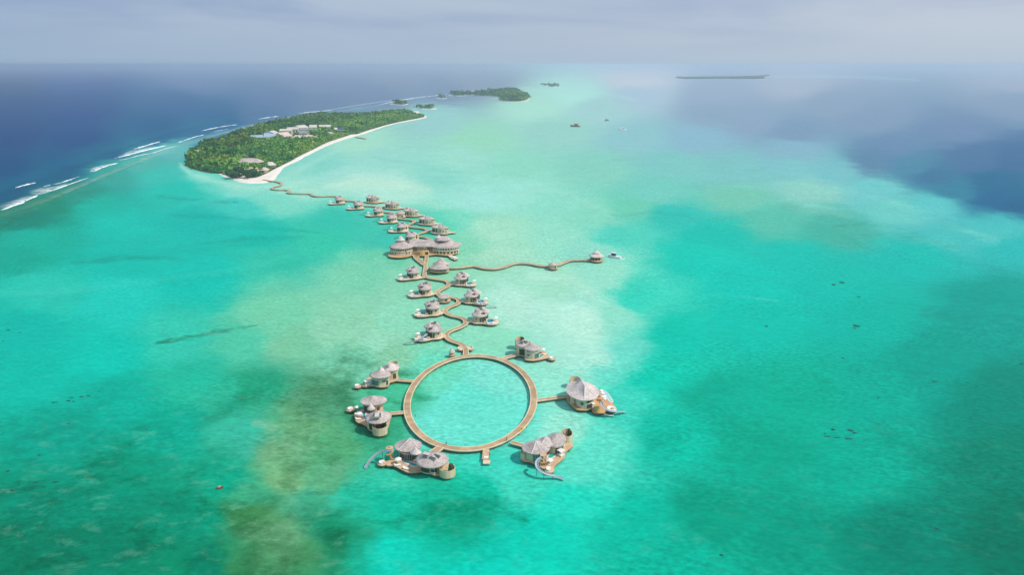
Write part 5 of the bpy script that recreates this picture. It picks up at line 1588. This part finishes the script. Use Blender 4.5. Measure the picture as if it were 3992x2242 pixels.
def furnish(loc, sx, rot, who, n=2, canopy=True):
    r = math.radians(rot)
    if canopy:
        parasol(loc(-9.7 * sx, -0.6), 1.7, f'white parasol on the deck corner of {who}', 1.5)
    if n > 0:
        lounger(loc(-8.6 * sx, -5.3), 1.7, r + 0.1, f'white lounger on the outer deck edge of {who}', 1.25)
    if n > 1:
        lounger(loc(-5.6 * sx, -5.2), 1.7, r + 0.1, f'white lounger on the inner deck edge of {who}', 1.25)
mids = [(protoL, Z5, 485, 452, 4, 'first left villa below the main building', 1, 0), (protoL, Z5, 655, 690, 0, 'second left villa below the main building', 1, 0),
        (protoL, Z5, 765, 966, 0, 'third left villa below the main building', 1, 0), (protoL, Z5, 788, 1298, 6, 'left villa nearest the ring with a slide', 1, 1),
        (protoR, Z5, 1165, 540, 0, 'first right villa below the main building', -1, 0), (protoR, Z5, 1315, 795, -4, 'second right villa below the main building', -1, 1),
        (protoR, Z5, 1440, 1078, 2, 'right villa nearest the ring', -1, 0)]
for pr, Z, x, y, rot, who, sx, sl in mids:
    o, loc = place_villa(pr, Z, x, y, rot, ('thatched villa with ' + ('left' if sx > 0 else 'right') + ' pool deck, ' + who), GM, 0.98)
    furnish(loc, sx, rot, who)
    if sl:
        q = [loc(-4 * sx, -5), loc(-7 * sx, -7.2), loc(-10.5 * sx, -8.4), loc(-14 * sx, -8.2), loc(-18 * sx, -7.2)]
        hs = (5.0, 3.8, 2.5, 1.4, 0.4)
        slide(q[0], [Vector((a[0], a[1], h)) for a, h in zip(q, hs)], 'small slide reaching the water from the ' + who, 0.5)
GU = 'villas along the walkway between main building and island'
words_ = ['first', 'second', 'third', 'fourth', 'fifth', 'sixth']
for k, (x, y, rot) in enumerate(((360, 226, 0), (672, 312, -2), (1000, 424, -4), (1228, 540, -6), (1398, 692, -14), (1545, 852, -26))):
    who = words_[k] + ' villa from the island, left row'
    o, loc = place_villa(protoL, Z7, x, y, rot, 'thatched villa with long left deck, ' + who, GU, 1.04)
    furnish(loc, 1, rot, who, 1)
    if k >= 2:
        q = [loc(-10.5, 1.0), loc(-13, 3.6), loc(-16, 4.8), loc(-20, 4.6)]
        slide(q[0], [Vector((a[0], a[1], h)) for a, h in zip(q, (4.6, 3.2, 1.8, 0.4))], 'pale slide off the deck of the ' + who, 0.55)
for k, (x, y, rot) in enumerate(((950, 212, -14), (1278, 316, -14), (1595, 438, -12), (1862, 578, -12), (2088, 728, -14))):
    who = words_[k] + ' villa from the island, right row'
    o, loc = place_villa(protoB, Z7, x, y, rot, 'thatched villa with long timber back wall, ' + who, GU, 1.12)

# ------------------------------------------------------------------ main building
mb_c = Z7(1780, 1000, 1.7)
v = thing('main_building', (mb_c.x, mb_c.y, 0), 'large thatched main building with two round ends joined by a long hall', 'building')
deck(v, outl(Z7, [(1172, 1098), (1200, 1128), (1340, 1143), (1470, 1132), (1560, 1108), (1600, 1100), (1680, 1112), (1790, 1112), (1850, 1108), (1960, 1092), (2080, 1100), (2180, 1108), (2290, 1080), (2330, 1040), (2250, 1000), (2100, 980), (1800, 975), (1500, 990), (1300, 1030), (1190, 1070)], 1.9), 1.9, mat('golden_deck_boards', (0.62, 0.40, 0.19), (0.50, 0.32, 0.15), 1.0, 0.75, big=0.15), smooth=True)
c = at(Z7, 1397, 1064, 1.9)
walls(v, c, 9.2, 7.4, 0, 1.4, 7.1, WOOD_GREY, 28, 'left_round_wall')
for a in range(200, 345, 12):
    window(v, c, 9.2, 7.4, 0, a, a + 9, 5.6, 6.8, GLASS, False, 3)
for a in (205, 222, 240, 300, 316):
    window(v, c, 9.2, 7.4, 0, a, a + 8, 2.3, 3.9, GLASS_TEAL, False, 3)
window(v, c, 9.2, 7.4, 0, 296, 303, 4.4, 5.4, DARK, False)
arc_wall(MB(), c, 9.6, 7.8, 0, 190, 350, 4.2, 4.45, 0.5, 20).build('balcony', WOOD, v)
rc = at(Z7, 1395, 948, 7.4)
roof(v, rc, 10.2, 10.0, 0, 7.4, 13.0, THATCH, n=48)
roof(v, rc, 3.3, 3.2, 0, 12.6, 16.0, THATCH_PALE, name='roof_cap', n=28)
walls(v, rc, 2.4, 2.3, 0, 11.8, 12.5, DARK, 14, 'roof_vent')
c = at(Z7, 2140, 1047, 1.9)
walls(v, c, 11.2, 7.8, 0, 1.4, 7.1, WOOD_GREY, 32, 'right_round_wall')
for a in range(205, 340, 11):
    window(v, c, 11.2, 7.8, 0, a, a + 8, 5.3, 6.8, GLASS if 250 < a < 300 else GLASS_TEAL, False, 3)
for a in range(215, 330, 16):
    window(v, c, 11.2, 7.8, 0, a, a + 9, 2.3, 4.0, GLASS, False, 3)
arc_wall(MB(), c, 11.6, 8.2, 0, 200, 340, 4.3, 4.55, 0.5, 24).build('balcony', WOOD, v)
rc = at(Z7, 2155, 920, 7.4)
roof(v, rc, 12.4, 10.4, 0, 7.4, 13.2, THATCH, n=48, facets=[200, 235, 270, 305, 340, 20, 60, 100, 140, 170], caps=False)
rc2 = at(Z7, 2095, 838, 11.6)
walls(v, rc2, 5.4, 4.4, 0, 10.4, 11.8, DARK, 16, 'roof_vent')
roof(v, rc2, 7.0, 5.6, 0, 11.8, 15.0, THATCH, ridge=2.0, name='upper_roof')
roof(v, at(Z7, 2020, 790, 14), 3.6, 3.0, 0, 13.4, 15.6, THATCH_PALE, name='roof_cap', n=24)
# hall between them
ha, hb_ = at(Z7, 1560, 1050, 1.9), at(Z7, 1990, 1040, 1.9)
hc = ((ha[0] + hb_[0]) / 2, (ha[1] + hb_[1]) / 2)
L = hb_[0] - ha[0]
box(MB(), (hc[0], hc[1] + 3, 4.3), (L, 9, 5.4)).build('hall_wall', WOOD_GREY, v)
for i in range(22):
    x = ha[0] + 0.8 + (L - 1.6) * i / 21
    if abs(x - (hc[0] - 1.5)) > 4.2:
        box(MB(), (x, hc[1] - 1.55, 4.8), (0.62, 0.2, 3.2)).build('window', GLASS, v)
ym = hc[1] + 3
x0, x1 = ha[0] - 2, hb_[0] + 3
vs = [(x0, ym - 6.4, 7.2), (x1, ym - 6.4, 7.2), (x1, ym + 6.4, 7.2), (x0, ym + 6.4, 7.2), (x0 + 1, ym, 11.7), (x1 - 1, ym, 11.7),
      (x0, ym - 6.2, 6.7), (x1, ym - 6.2, 6.7), (x1, ym + 6.2, 6.7), (x0, ym + 6.2, 6.7)]
MB().add(vs, [(0, 1, 5, 4), (2, 3, 4, 5), (1, 2, 5), (3, 0, 4), (6, 7, 1, 0), (8, 9, 3, 2), (9, 6, 0, 3), (7, 8, 2, 1), (9, 8, 7, 6)]).build('hall_roof', THATCH, v)
e = at(Z7, 1728, 1092, 1.9)
walls(v, e, 3.3, 3.0, 0, 1.4, 5.0, WOOD_WARM, 18, 'entrance_drum')
box(MB(), (e[0] - 0.2, e[1] + 1.5, 7.7), (5.4, 3.6, 1.2)).build('dormer', WOOD_GREY, v)
box(MB(), (e[0] - 0.2, e[1] + 1.3, 8.42), (5.9, 4.2, 0.24)).build('dormer_roof', GREY_ROOF, v)
for k in range(4):
    box(MB(), (e[0] - 2.1 + k * 1.3, e[1] - 0.37, 7.7), (0.95, 0.12, 0.8)).build('dormer_window', GLASS, v)
d = at(Z7, 1820, 1092, 1.9)
box(MB(), (d[0], d[1] + 1.2, 3.3), (3.0, 3.2, 2.8)).build('porch', WOOD, v)
box(MB(), (d[0], d[1] - 0.45, 3.1), (2.3, 0.16, 2.3)).build('door', DARK, v)
for q, lb in ((((2180, 1060), (2240, 1030), (2330, 1035), (2340, 1062), (2250, 1085)), 0), (((2150, 1090), (2175, 1085), (2330, 1140), (2345, 1165), (2290, 1178), (2225, 1150)), 1)):
    deck(v, outl(Z7, q, 1.7), 1.7 - 0.05 * lb, DECK_PALE, smooth=False)
daybed(at(Z7, 2305, 1062), 1.7, 'white canopied daybed on the back side deck of the main building', 0.3, 2.6)
daybed(at(Z7, 2220, 1072), 1.7, 'white daybed against the right round wall of the main building', 0.3, 2.2)
lounger(at(Z7, 2265, 1132), 1.65, -0.5, 'white sun lounger on the angled side deck of the main building', 1.9)
lounger(at(Z7, 2305, 1155), 1.65, -0.5, 'white sun lounger at the tip of the angled side deck of the main building', 1.9)

# ------------------------------------------------------------------ pavilions and huts
pc = at(Z7, 2030, 1365, 1.7)
v = thing('pavilion', (pc[0], pc[1], 0), 'open pavilion with two pointed conical thatched roofs beside the walkway', 'pavilion')
deck(v, ell(at(Z7, 2030, 1362, 1.7), 7.6, 5.4, 0, 22), 1.7, DECK, smooth=False)
deck(v, ell(at(Z7, 2075, 1310, 1.7), 6.4, 5.6, 0, 22), 1.62, DECK, smooth=False)
arc_wall(MB(), at(Z7, 2030, 1362, 1.7), 7.2, 5.0, 0, 190, 360, 1.7, 2.7, 0.2, 18).build('parapet', WOOD, v)
walls(v, at(Z7, 2040, 1345, 1.7), 4.2, 3.0, 0, 1.7, 4.4, DARK, 14, 'bar_counter')
for a in range(0, 360, 30):
    q = ell(at(Z7, 2030, 1362, 1.7), 6.4, 4.5, 0, 1, a, a + 1, False)[0]
    cyl(MB(), q, 0.16, 1.7, 5.6, 6).build('post', WOOD, v)
roof(v, at(Z7, 2032, 1305, 5.0), 8.0, 6.0, 0, 5.0, 10.2, THATCH, sag=0.3)
roof(v, at(Z7, 2062, 1240, 6.4), 6.6, 5.6, 0, 6.4, 11.2, THATCH, sag=0.3)
walls(v, at(Z7, 2072, 1310, 1.7), 4.0, 3.4, 0, 1.7, 6.2, DARK, 14, 'wall')
def hut(Z, x, y, rx, ry, rot, label, zt=2.0, zr=4.6, za=6.6, ridge=0.0, cat='hut', name='small_hut', n=10, open_=False, m_=None):
    c = at(Z, x, y, 1.7)
    v = thing(name, (c[0], c[1], 0), label, cat)
    deck(v, ell(c, rx * 1.05, ry * 1.05, rot, 18), 1.62, DECK, smooth=False)
    if open_:
        for a in range(0, 360, 45):
            q = ell(c, rx * 0.8, ry * 0.8, rot, 1, a, a + 1, False)[0]
            cyl(MB(), q, 0.14, 1.6, zr, 6).build('post', WOOD, v)
        arc_wall(MB(), c, rx * 0.95, ry * 0.95, rot, 180, 370, 1.6, 2.5, 0.15, 12).build('parapet', WOOD, v)
        walls(v, c, rx * 0.45, ry * 0.5, rot, 1.62, zr - 0.3, DARK, 10, 'bar_counter')
    else:
        walls(v, c, rx * 0.86, ry * 0.86, rot, 1.5, zr, m_ or WOOD, n)
        window(v, c, rx * 0.86, ry * 0.86, rot, 290 - rot, 312 - rot, 2.0, 3.6, DARK)
    roof(v, c, rx, ry, rot, zr, za, THATCH, ridge=ridge, n=28)
    return v
hut(Z5, 925, 778, 4.2, 4.6, -10, 'low oblong thatched hut beside the winding walkway between the left villas', zr=4.2, za=6.0, ridge=2.4)
hut(Z7, 1385, 455, 4.8, 5.5, 0, 'small timber hut with thatched roof between the two far villa rows', zr=5.6, za=8.6)
hut(ZJ, 1468, 338, 3.6, 4.2, 0, 'tiny thatched hut midway along the wavy jetty', zr=4.4, za=6.2)
c = at(ZJ, 2010, 236, 1.7)
v = thing('boat_pavilion', (c[0], c[1], 0), 'thatched boat pavilion at the right end of the long jetty', 'pavilion')
deck(v, ell(c, 5.8, 6.8, 0, 18), 1.7, DECK, smooth=False)
walls(v, (c[0], c[1] + 1.5), 3.8, 3.4, 0, 1.7, 5.0, DARK, 12)
for a in range(10, 370, 30):
    q = ell(c, 4.6, 4.4, 0, 1, a, a + 1, False)[0]
    cyl(MB(), q, 0.2, 1.7, 5.4, 6).build('post', WOOD, v)
roof(v, c, 6.0, 6.0, 0, 5.0, 7.8, THATCH_PALE, ridge=1.0)
roof(v, (c[0], c[1] + 0.5), 2.9, 2.9, 0, 7.4, 9.0, THATCH_PALE, name='roof_cap', n=24)
# hut and benches where the walkway meets the ring
c = at(Z1, 1625, 125, 1.7)
v = thing('ring_kiosk', (c[0], c[1], 0), 'tiny kiosk with a pointed pale thatched roof at the top of the ring', 'kiosk')
deck(v, ell(c, 1.7, 2.2, 0, 12), 1.68, DECK, smooth=False)
walls(v, c, 1.0, 1.2, 0, 1.6, 3.6, WOOD, 8)
roof(v, c, 1.7, 1.9, 0, 3.4, 5.6, THATCH_PALE, n=16)
for x, y, lb in ((1748, 40, 'left'), (1890, 35, 'right')):
    c = at(Z1, x, y, 1.7)
    v = thing('seating_bay', (c[0], c[1], 0), f'pale timber seating bay on the {lb} side of the walkway at the ring', 'seating bay')
    deck(v, ell(c, 1.7, 2.4, 0, 14), 1.66, BEAM, smooth=False)
    arc_wall(MB(), c, 1.6, 2.2, 0, *((90, 270) if lb == 'left' else (-90, 90)), 1.66, 2.3, 0.45, 10).build('bench', BEAM, v)
c = at(Z2, 2118, 1020, 1.7)
v = thing('swim_platform', (c[0], c[1], 0), 'small square swim platform with pale steps at the bottom of the ring', 'platform')
box(MB(), (c[0] - 0.2, c[1] + 1.0, 1.5), (2.6, 7.5, 0.3)).build('deck', DECK, v)
box(MB(), (c[0] + 0.3, c[1] - 4.2, 1.2), (2.8, 2.6, 0.3)).build('landing', DECK_PALE, v)
box(MB(), (c[0], c[1] - 1.5, 1.75), (1.6, 1.3, 0.2)).build('mat', CUSHION, v)
for dx in (-1.1, 1.2):
    for dy in (-5.0, -1.5, 2.5):
        cyl(MB(), (c[0] + dx, c[1] + dy), 0.14, -0.5, 1.36 if dy > -4.8 else 1.04, 6).build('stilt', PILE, v)
for k, (Z, x, y, lb) in enumerate(((Z2, 1545, 868, 'bottom left'), (Z2, 2412, 810, 'bottom right'), (Z2, 1100, 470, 'lower left'), (Z4, 325, 605, 'lower right'), (Z3, 668, 1190, 'right'))):
    c = at(Z, x, y, 1.8)
    v = thing('bollard_lamp', (c[0], c[1], 1.8), f'small dark bollard lamp on the inner edge of the ring at {lb}', 'lamp', 'bollard lamps on the ring')
    cyl(MB(), c, 0.16, 1.8, 2.9, 8).build('post', STEEL, v)
    cyl(MB(), c, 0.26, 2.9, 3.15, 8, 0.18).build('cap', STEEL, v)
c = at(Z4, 572, 425, 1.8)  # yellow-orange highlight on the boards, put in as a coloured solid
v = thing('highlight_shape', (c[0], c[1], 1.8), 'yellow-orange highlight modelled as a solid shape on the lower right of the ring boardwalk', 'highlight_shape')
m = MB()
vs = []
for i in range(9):
    t = i / 8
    w = 0.42 * math.sin(math.pi * min(max(t, 0.03), 0.97)) ** 0.6
    a = 1.0
    x, y = c[0] + (t - 0.5) * 3.4 * math.cos(a), c[1] + (t - 0.5) * 3.4 * math.sin(a)
    for k in range(8):
        q = 2 * math.pi * k / 8
        vs.append((x - math.sin(a) * w * math.cos(q), y + math.cos(a) * w * math.cos(q), 2.05 + 0.25 * math.sin(q) * (0.5 + w)))
fs = [(i * 8 + k, i * 8 + (k + 1) % 8, (i + 1) * 8 + (k + 1) % 8, (i + 1) * 8 + k) for i in range(8) for k in range(8)] + [tuple(range(7, -1, -1)), tuple(range(64, 72))]
m.add(vs, fs).build('hull', YELLOW, v, None, True)  # outer shell of the highlight shape
prism(MB(), ell(c, 0.6, 0.24, math.degrees(1.0), 12), 2.2, 2.32).build('dark_inset', DARK, v)

# ------------------------------------------------------------------ boats
def boat(Z, x, y, L, B, rz, label, hull, cabin, roofm, name='speedboat', cat='boat', cab=(0.0, 0.45, 0.7, 1.3)):
    p = Z(x, y)
    v = thing(name, (p.x, p.y, 0), label, cat)
    c, s = math.cos(rz), math.sin(rz)
    tr = lambda a, b: (p.x + a * c - b * s, p.y + a * s + b * c)
    st = [(-0.5, 0.42, 0.42), (-0.3, 0.48, 0.45), (0.0, 0.5, 0.5), (0.25, 0.42, 0.6), (0.42, 0.2, 0.72), (0.5, 0.02, 0.8)]
    h = B * 0.5
    vs = []
    for t, w, hz in st:
        for side, zz in ((-1, hz * h * 1.6 + 0.1), (-0.7, -0.3), (0.7, -0.3), (1, hz * h * 1.6 + 0.1)):
            g = tr(t * L, side * w * B)
            vs.append((*g, zz))
    fs = []
    for i in range(5):
        for k in range(3):
            fs.append((i * 4 + k, (i + 1) * 4 + k, (i + 1) * 4 + k + 1, i * 4 + k + 1))
        fs.append((i * 4 + 3, (i + 1) * 4 + 3, (i + 1) * 4, i * 4))
    fs += [(0, 1, 2, 3), (23, 22, 21, 20)]
    MB().add(vs, fs).build('hull', hull, v)
    g = tr(cab[0] * L, 0)
    zb = h * 0.8
    box(MB(), (*g, zb + h * 0.5), (L * cab[1], B * cab[2], h * 1.0), rz).build('cabin', cabin, v)
    g2 = tr(cab[0] * L + L * cab[1] * 0.3, 0)
    box(MB(), (*g2, zb + h * 0.65), (L * cab[1] * 0.45, B * cab[2] * 1.03, h * 0.4), rz).build('window', GLASS, v)
    box(MB(), (*g, zb + h * cab[3]), (L * cab[1] * 1.15, B * cab[2] * 1.15, h * 0.14), rz).build('canopy', roofm, v)
    return v
boat(ZJ, 2238, 215, 11, 4.2, 2.65, 'white speedboat with dark red cabin leaving the boat pavilion', HULL, HULL_BLUE, HULL, cab=(0.05, 0.3, 0.6, 1.15))
boat(ZF, 1125, 372, 25, 8, 2.9, 'red and rust work barge anchored far out in the lagoon', HULL_RED, HULL_RED, CREAM_ROOF, 'work_barge', 'barge', (-0.1, 0.4, 0.7, 1.6))
boat(ZF, 1405, 393, 18, 6, 0.1, 'white yacht anchored far out right of the red barge', HULL, HULL, HULL, 'yacht', 'boat', (-0.1, 0.5, 0.7, 1.4))
boat(ZF, 1312, 336, 14, 4.5, 0.4, 'small grey boat beyond the white yacht', STEEL, GREY_ROOF, GREY_ROOF, 'small_boat', 'boat', (-0.1, 0.4, 0.7, 1.4))
boat(ZD, 553, 1231, 2.6, 1.1, 0.3, 'tiny brown dinghy adrift in the green water at lower left', BARK, WOOD_WARM, WOOD, 'dinghy', 'boat', (0.0, 0.3, 0.6, 0.9))
wash(ZJ, [(2190, 216), (2150, 214), (2100, 212)], [(2190, 206), (2150, 204), (2100, 204)], 'white wake between the boat pavilion and the speedboat')
wash(ZJ, [(2370, 232), (2340, 234), (2290, 232)], [(2380, 220), (2340, 222), (2290, 224)], 'white splash right of the speedboat')

# ------------------------------------------------------------------ buildings on the island
def shed(Z, x0, y0, x1, y1, depth, h, rise, label, roofm, name='service_building', group='service buildings in the island clearing', base=1.2, zref=None):
    """long gabled building: its front eave runs from x0, y0 to x1, y1 in the picture"""
    zr = base + h if zref is None else zref
    a, b = Z(x0, y0, zr), Z(x1, y1, zr)
    d = Vector((b.x - a.x, b.y - a.y))
    L = d.length
    d.normalize()
    n = Vector((-d.y, d.x))
    if n.y < 0:
        n = -n
    v = thing(name, (a.x, a.y, base), label, 'building', group)
    P = lambda t, s: (a.x + d.x * t + n.x * s, a.y + d.y * t + n.y * s)
    o = 0.6
    prism(MB(), [P(0, 0), P(L, 0), P(L, depth), P(0, depth)], 0.6, base + h).build('wall', WALLP, v)
    q = [P(-o, -o), P(L + o, -o), P(L + o, depth + o), P(-o, depth + o), P(-o, depth / 2), P(L + o, depth / 2)]
    z0, z1 = base + h + 0.02, base + h + rise
    vs = [(*q[0], z0), (*q[1], z0), (*q[2], z0), (*q[3], z0), (*q[4], z1), (*q[5], z1)]
    MB().add(vs, [(0, 1, 5, 4), (2, 3, 4, 5), (1, 2, 5), (3, 0, 4), (3, 2, 1, 0)]).build('roof', roofm, v)
    k = max(2, int(L / 6))
    for i in range(k):
        g = P(L * (i + 0.5) / k, -0.05)
        box(MB(), (*g, base + h * 0.5), (L / k * 0.4, 0.2, h * 0.5), math.atan2(d.y, d.x)).build('window', GLASS, v)
    return v
shed(ZS, 165, 335, 430, 325, 22, 6, 4.5, 'turquoise roofed long building at the left of the island clearing', BLUE_ROOF)
shed(ZS, 440, 322, 730, 318, 26, 6.5, 6, 'blue grey roofed building right of the turquoise roof', mat('slate_blue_sheet_roof', (0.40, 0.47, 0.56), (0.32, 0.40, 0.50), 0.1, 0.5))
shed(ZS, 470, 268, 610, 262, 18, 8, 4, 'small bright blue roof behind the blue grey roof', mat('bright_blue_sheet_roof', (0.16, 0.36, 0.56), None, 0.1, 0.5))
shed(ZS, 880, 308, 1090, 290, 36, 8, 7, 'pale pink roofed hall in front of the clearing', PINK_ROOF)
shed(ZS, 740, 305, 870, 305, 24, 6, 4, 'cream roofed shed left of the pink hall', CREAM_ROOF)
shed(ZS, 690, 240, 790, 222, 24, 8, 5, 'cream roofed house at the left rear of the clearing', CREAM_ROOF)
shed(ZS, 800, 183, 1060, 180, 18, 9, 4, 'long white roofed block in the middle of the clearing', CREAM_ROOF)
shed(ZS, 960, 145, 1210, 143, 18, 9, 4, 'long white roofed block behind the middle block', CREAM_ROOF)
shed(ZS, 1255, 115, 1450, 100, 30, 11, 5, 'large white roofed block at the back of the clearing', CREAM_ROOF)
shed(ZS, 1465, 105, 1625, 102, 30, 11, 5, 'white roofed block joined to the right of the large block', CREAM_ROOF)
shed(ZS, 1680, 92, 1930, 88, 22, 10, 4, 'white roofed block at the right rear of the clearing', CREAM_ROOF)
shed(ZS, 1240, 180, 1440, 178, 20, 7, 5, 'grey roofed house in the middle of the clearing', GREY_ROOF)
shed(ZS, 1470, 185, 1620, 183, 20, 7, 5, 'grey roofed house right of the middle grey house', GREY_ROOF)
shed(ZS, 1230, 240, 1420, 240, 18, 6, 5, 'front grey roofed house below the middle grey house', GREY_ROOF)
shed(ZS, 1100, 325, 1330, 330, 20, 5, 4, 'pink and cream roofed row at the front right of the clearing', PINK_ROOF)
shed(ZS, 1345, 318, 1470, 322, 20, 5, 4, 'short pink roofed house right of the front row', PINK_ROOF)
shed(ZS, 1560, 325, 1640, 335, 16, 5, 4, 'small pink roofed house at the right front of the clearing', PINK_ROOF)
shed(ZS, 1810, 245, 1910, 250, 16, 6, 4, 'lone cream roofed house among trees right of the clearing', CREAM_ROOF)
shed(ZS, 2045, 155, 2110, 152, 20, 8, 4, 'small white house beside the navy roof', CREAM_ROOF)
shed(ZS, 2115, 155, 2250, 150, 26, 8, 4, 'navy roofed building at the far right of the clearing', NAVY)
GT = 'thatched houses near the island tip'
def island_house(Z, x, y, rx, ry, rot, label, z1, roofm, ridge=0.0, h=3.2):
    p = Z(x, y, 1.3 + h)
    v = thing('island_house', (p.x, p.y, 1.2), label, 'house', GT)
    walls(v, (p.x, p.y), rx * 0.85, ry * 0.85, rot, 1.0, 1.3 + h, WOOD_GREY, 14)
    window(v, (p.x, p.y), rx * 0.85, ry * 0.85, rot, 255 - rot, 285 - rot, 1.8, 3.6, DARK, False)
    roof(v, (p.x, p.y), rx, ry, rot, 1.3 + h, z1, roofm, ridge=ridge, n=28)
    return v
island_house(ZT, 660, 330, 16, 12, 10, 'big grey thatched hall in the trees above the beach', 15, THATCH, 7, 7)
island_house(ZT, 880, 320, 15, 12, -10, 'grey thatched wing joined to the right of the big hall', 14, THATCH, 6, 7)
island_house(ZT, 1080, 300, 8, 9, 0, 'small pale thatched house right of the grey thatched wing', 11, THATCH_PALE, 0, 6)
island_house(ZT, 240, 690, 6, 7, 0, 'pale thatched cottage at the left of the beach cottages', 7.5, CREAM_ROOF, 2)
island_house(ZT, 345, 655, 5.5, 6, 0, 'pinkish thatched cottage right of the leftmost beach cottage', 7.5, PINK_ROOF, 1)
island_house(ZT, 490, 650, 6, 8, 0, 'olive thatched cottage third from left above the beach', 8, THATCH_PALE, 1)
island_house(ZT, 770, 640, 8, 10, 0, 'straw roofed cottage in the middle above the beach', 9, mat('straw_thatch', (0.55, 0.46, 0.26), (0.42, 0.34, 0.18), 1.0, 0.95), 2)
island_house(ZT, 1010, 640, 7, 9, 0, 'straw roofed cottage right of the middle one above the beach', 8.5, MATS['straw_thatch'], 1)
island_house(ZT, 1300, 620, 7, 9, 0, 'pale pink roofed cottage at the right above the beach', 8, PINK_ROOF, 2)
island_house(ZT, 1530, 430, 9, 9, 0, 'cream roofed cottage farthest right near the beach wood', 9, CREAM_ROOF, 3)
island_house(ZT, 950, 445, 6, 8, 0, 'small pale cottage just below the grey thatched wing', 8.5, CREAM_ROOF, 1)
island_house(ZT, 160, 440, 6, 8, 0, 'grey cottage in the trees left of the big hall', 9, THATCH, 2, 5)
shed(ZI, 285, 725, 365, 715, 14, 7, 4, 'white roof alone in the dark trees at the left end of the island', CREAM_ROOF, 'island_house', GT)
walkway('beach_jetty', [Z8(1770, 345, 2), Z8(1870, 362, 2)], 'short wooden jetty at the right end of the white beach', w=6, stilt_gap=9)
# trees standing out by the beach
def tree(Z, x, y, s, label, palm=False, bright=1.0):
    p = Z(x, y, 1.0)
    v = thing('palm_tree' if palm else 'shore_tree', (p.x, p.y, 1.0), label, 'tree', 'trees standing out along the beach')
    h = s * (1.1 if palm else 0.55)
    ln = [Vector((p.x + 0.15 * s * (k / 4) ** 2 * (1 if palm else 0.3), p.y, 0.8 + h * k / 4)) for k in range(5)]
    tube(MB(), ln, 0.025 * s + 0.08, 6).build('trunk', BARK, v)
    m = MB()
    if palm:
        top = ln[-1]
        for k in range(14):
            a = k * 2 * math.pi / 14 + random.random() * 0.3
            l = s * random.uniform(0.45, 0.6)
            e = random.uniform(0.1, 0.55)
            pts_ = []
            for j in range(5):
                t = j / 4
                pts_.append(Vector((top.x + math.cos(a) * l * t, top.y + math.sin(a) * l * t, top.z + l * (e * t - (e + 0.45) * t * t))))
            sv = []
            for j, q in enumerate(pts_):
                w = 0.09 * s * math.sin(math.pi * (0.12 + 0.86 * j / 4))
                sv += [(q.x - math.sin(a) * w, q.y + math.cos(a) * w, q.z - w * 0.4), (q.x, q.y, q.z + 0.02), (q.x + math.sin(a) * w, q.y - math.cos(a) * w, q.z - w * 0.4)]
            fs = []
            for j in range(4):
                for k2 in range(2):
                    fs.append((j * 3 + k2, j * 3 + k2 + 1, j * 3 + 3 + k2 + 1, j * 3 + 3 + k2))
            m.add(sv, fs)
    else:
        q, _ = crown_variant(190, int(x + y))
        q = q * s
        q[:, :, 0] += p.x
        q[:, :, 1] += p.y
        q[:, :, 2] += 1.0
        m.add(q.reshape(-1, 3).tolist(), [(4 * i, 4 * i + 1, 4 * i + 2, 4 * i + 3) for i in range(len(q))])
    m.build('crown', mat('palm_leaves', (0.07, 0.15, 0.035), (0.04, 0.09, 0.025), 0.6, 0.7) if palm else mat('shore_leaves', (0.05, 0.13, 0.045), (0.03, 0.075, 0.03), 0.5, 0.8), v)
    return v
tree(ZT, 670, 975, 12, 'round dark tree alone on the sand of the beach tip')
tree(ZT, 620, 940, 9, 'small dark tree left behind the lone tree of the beach tip')
tree(ZT, 730, 935, 8, 'small bush like tree right of the lone tree of the beach tip')
tree(ZT, 980, 915, 9, 'low dark tree where beach and forest meet right of the tip')
tree(ZT, 310, 925, 13, 'broad tree overhanging the left side of the beach tip')
tree(ZT, 200, 940, 12, 'broad tree at the left foot of the beach by the water')
tree(ZT, 60, 950, 13, 'dark tree at the left end of the tip shore')
tree(ZT, 850, 880, 10, 'palm behind the sand of the beach tip', True)
tree(ZT, 560, 860, 11, 'palm in front of the forest left of the beach tip', True)
tree(ZT, 1120, 860, 10, 'palm at the start of the long white beach', True)
tree(ZT, 1640, 440, 15, 'tall slim palm by the right hand cream cottage', True)
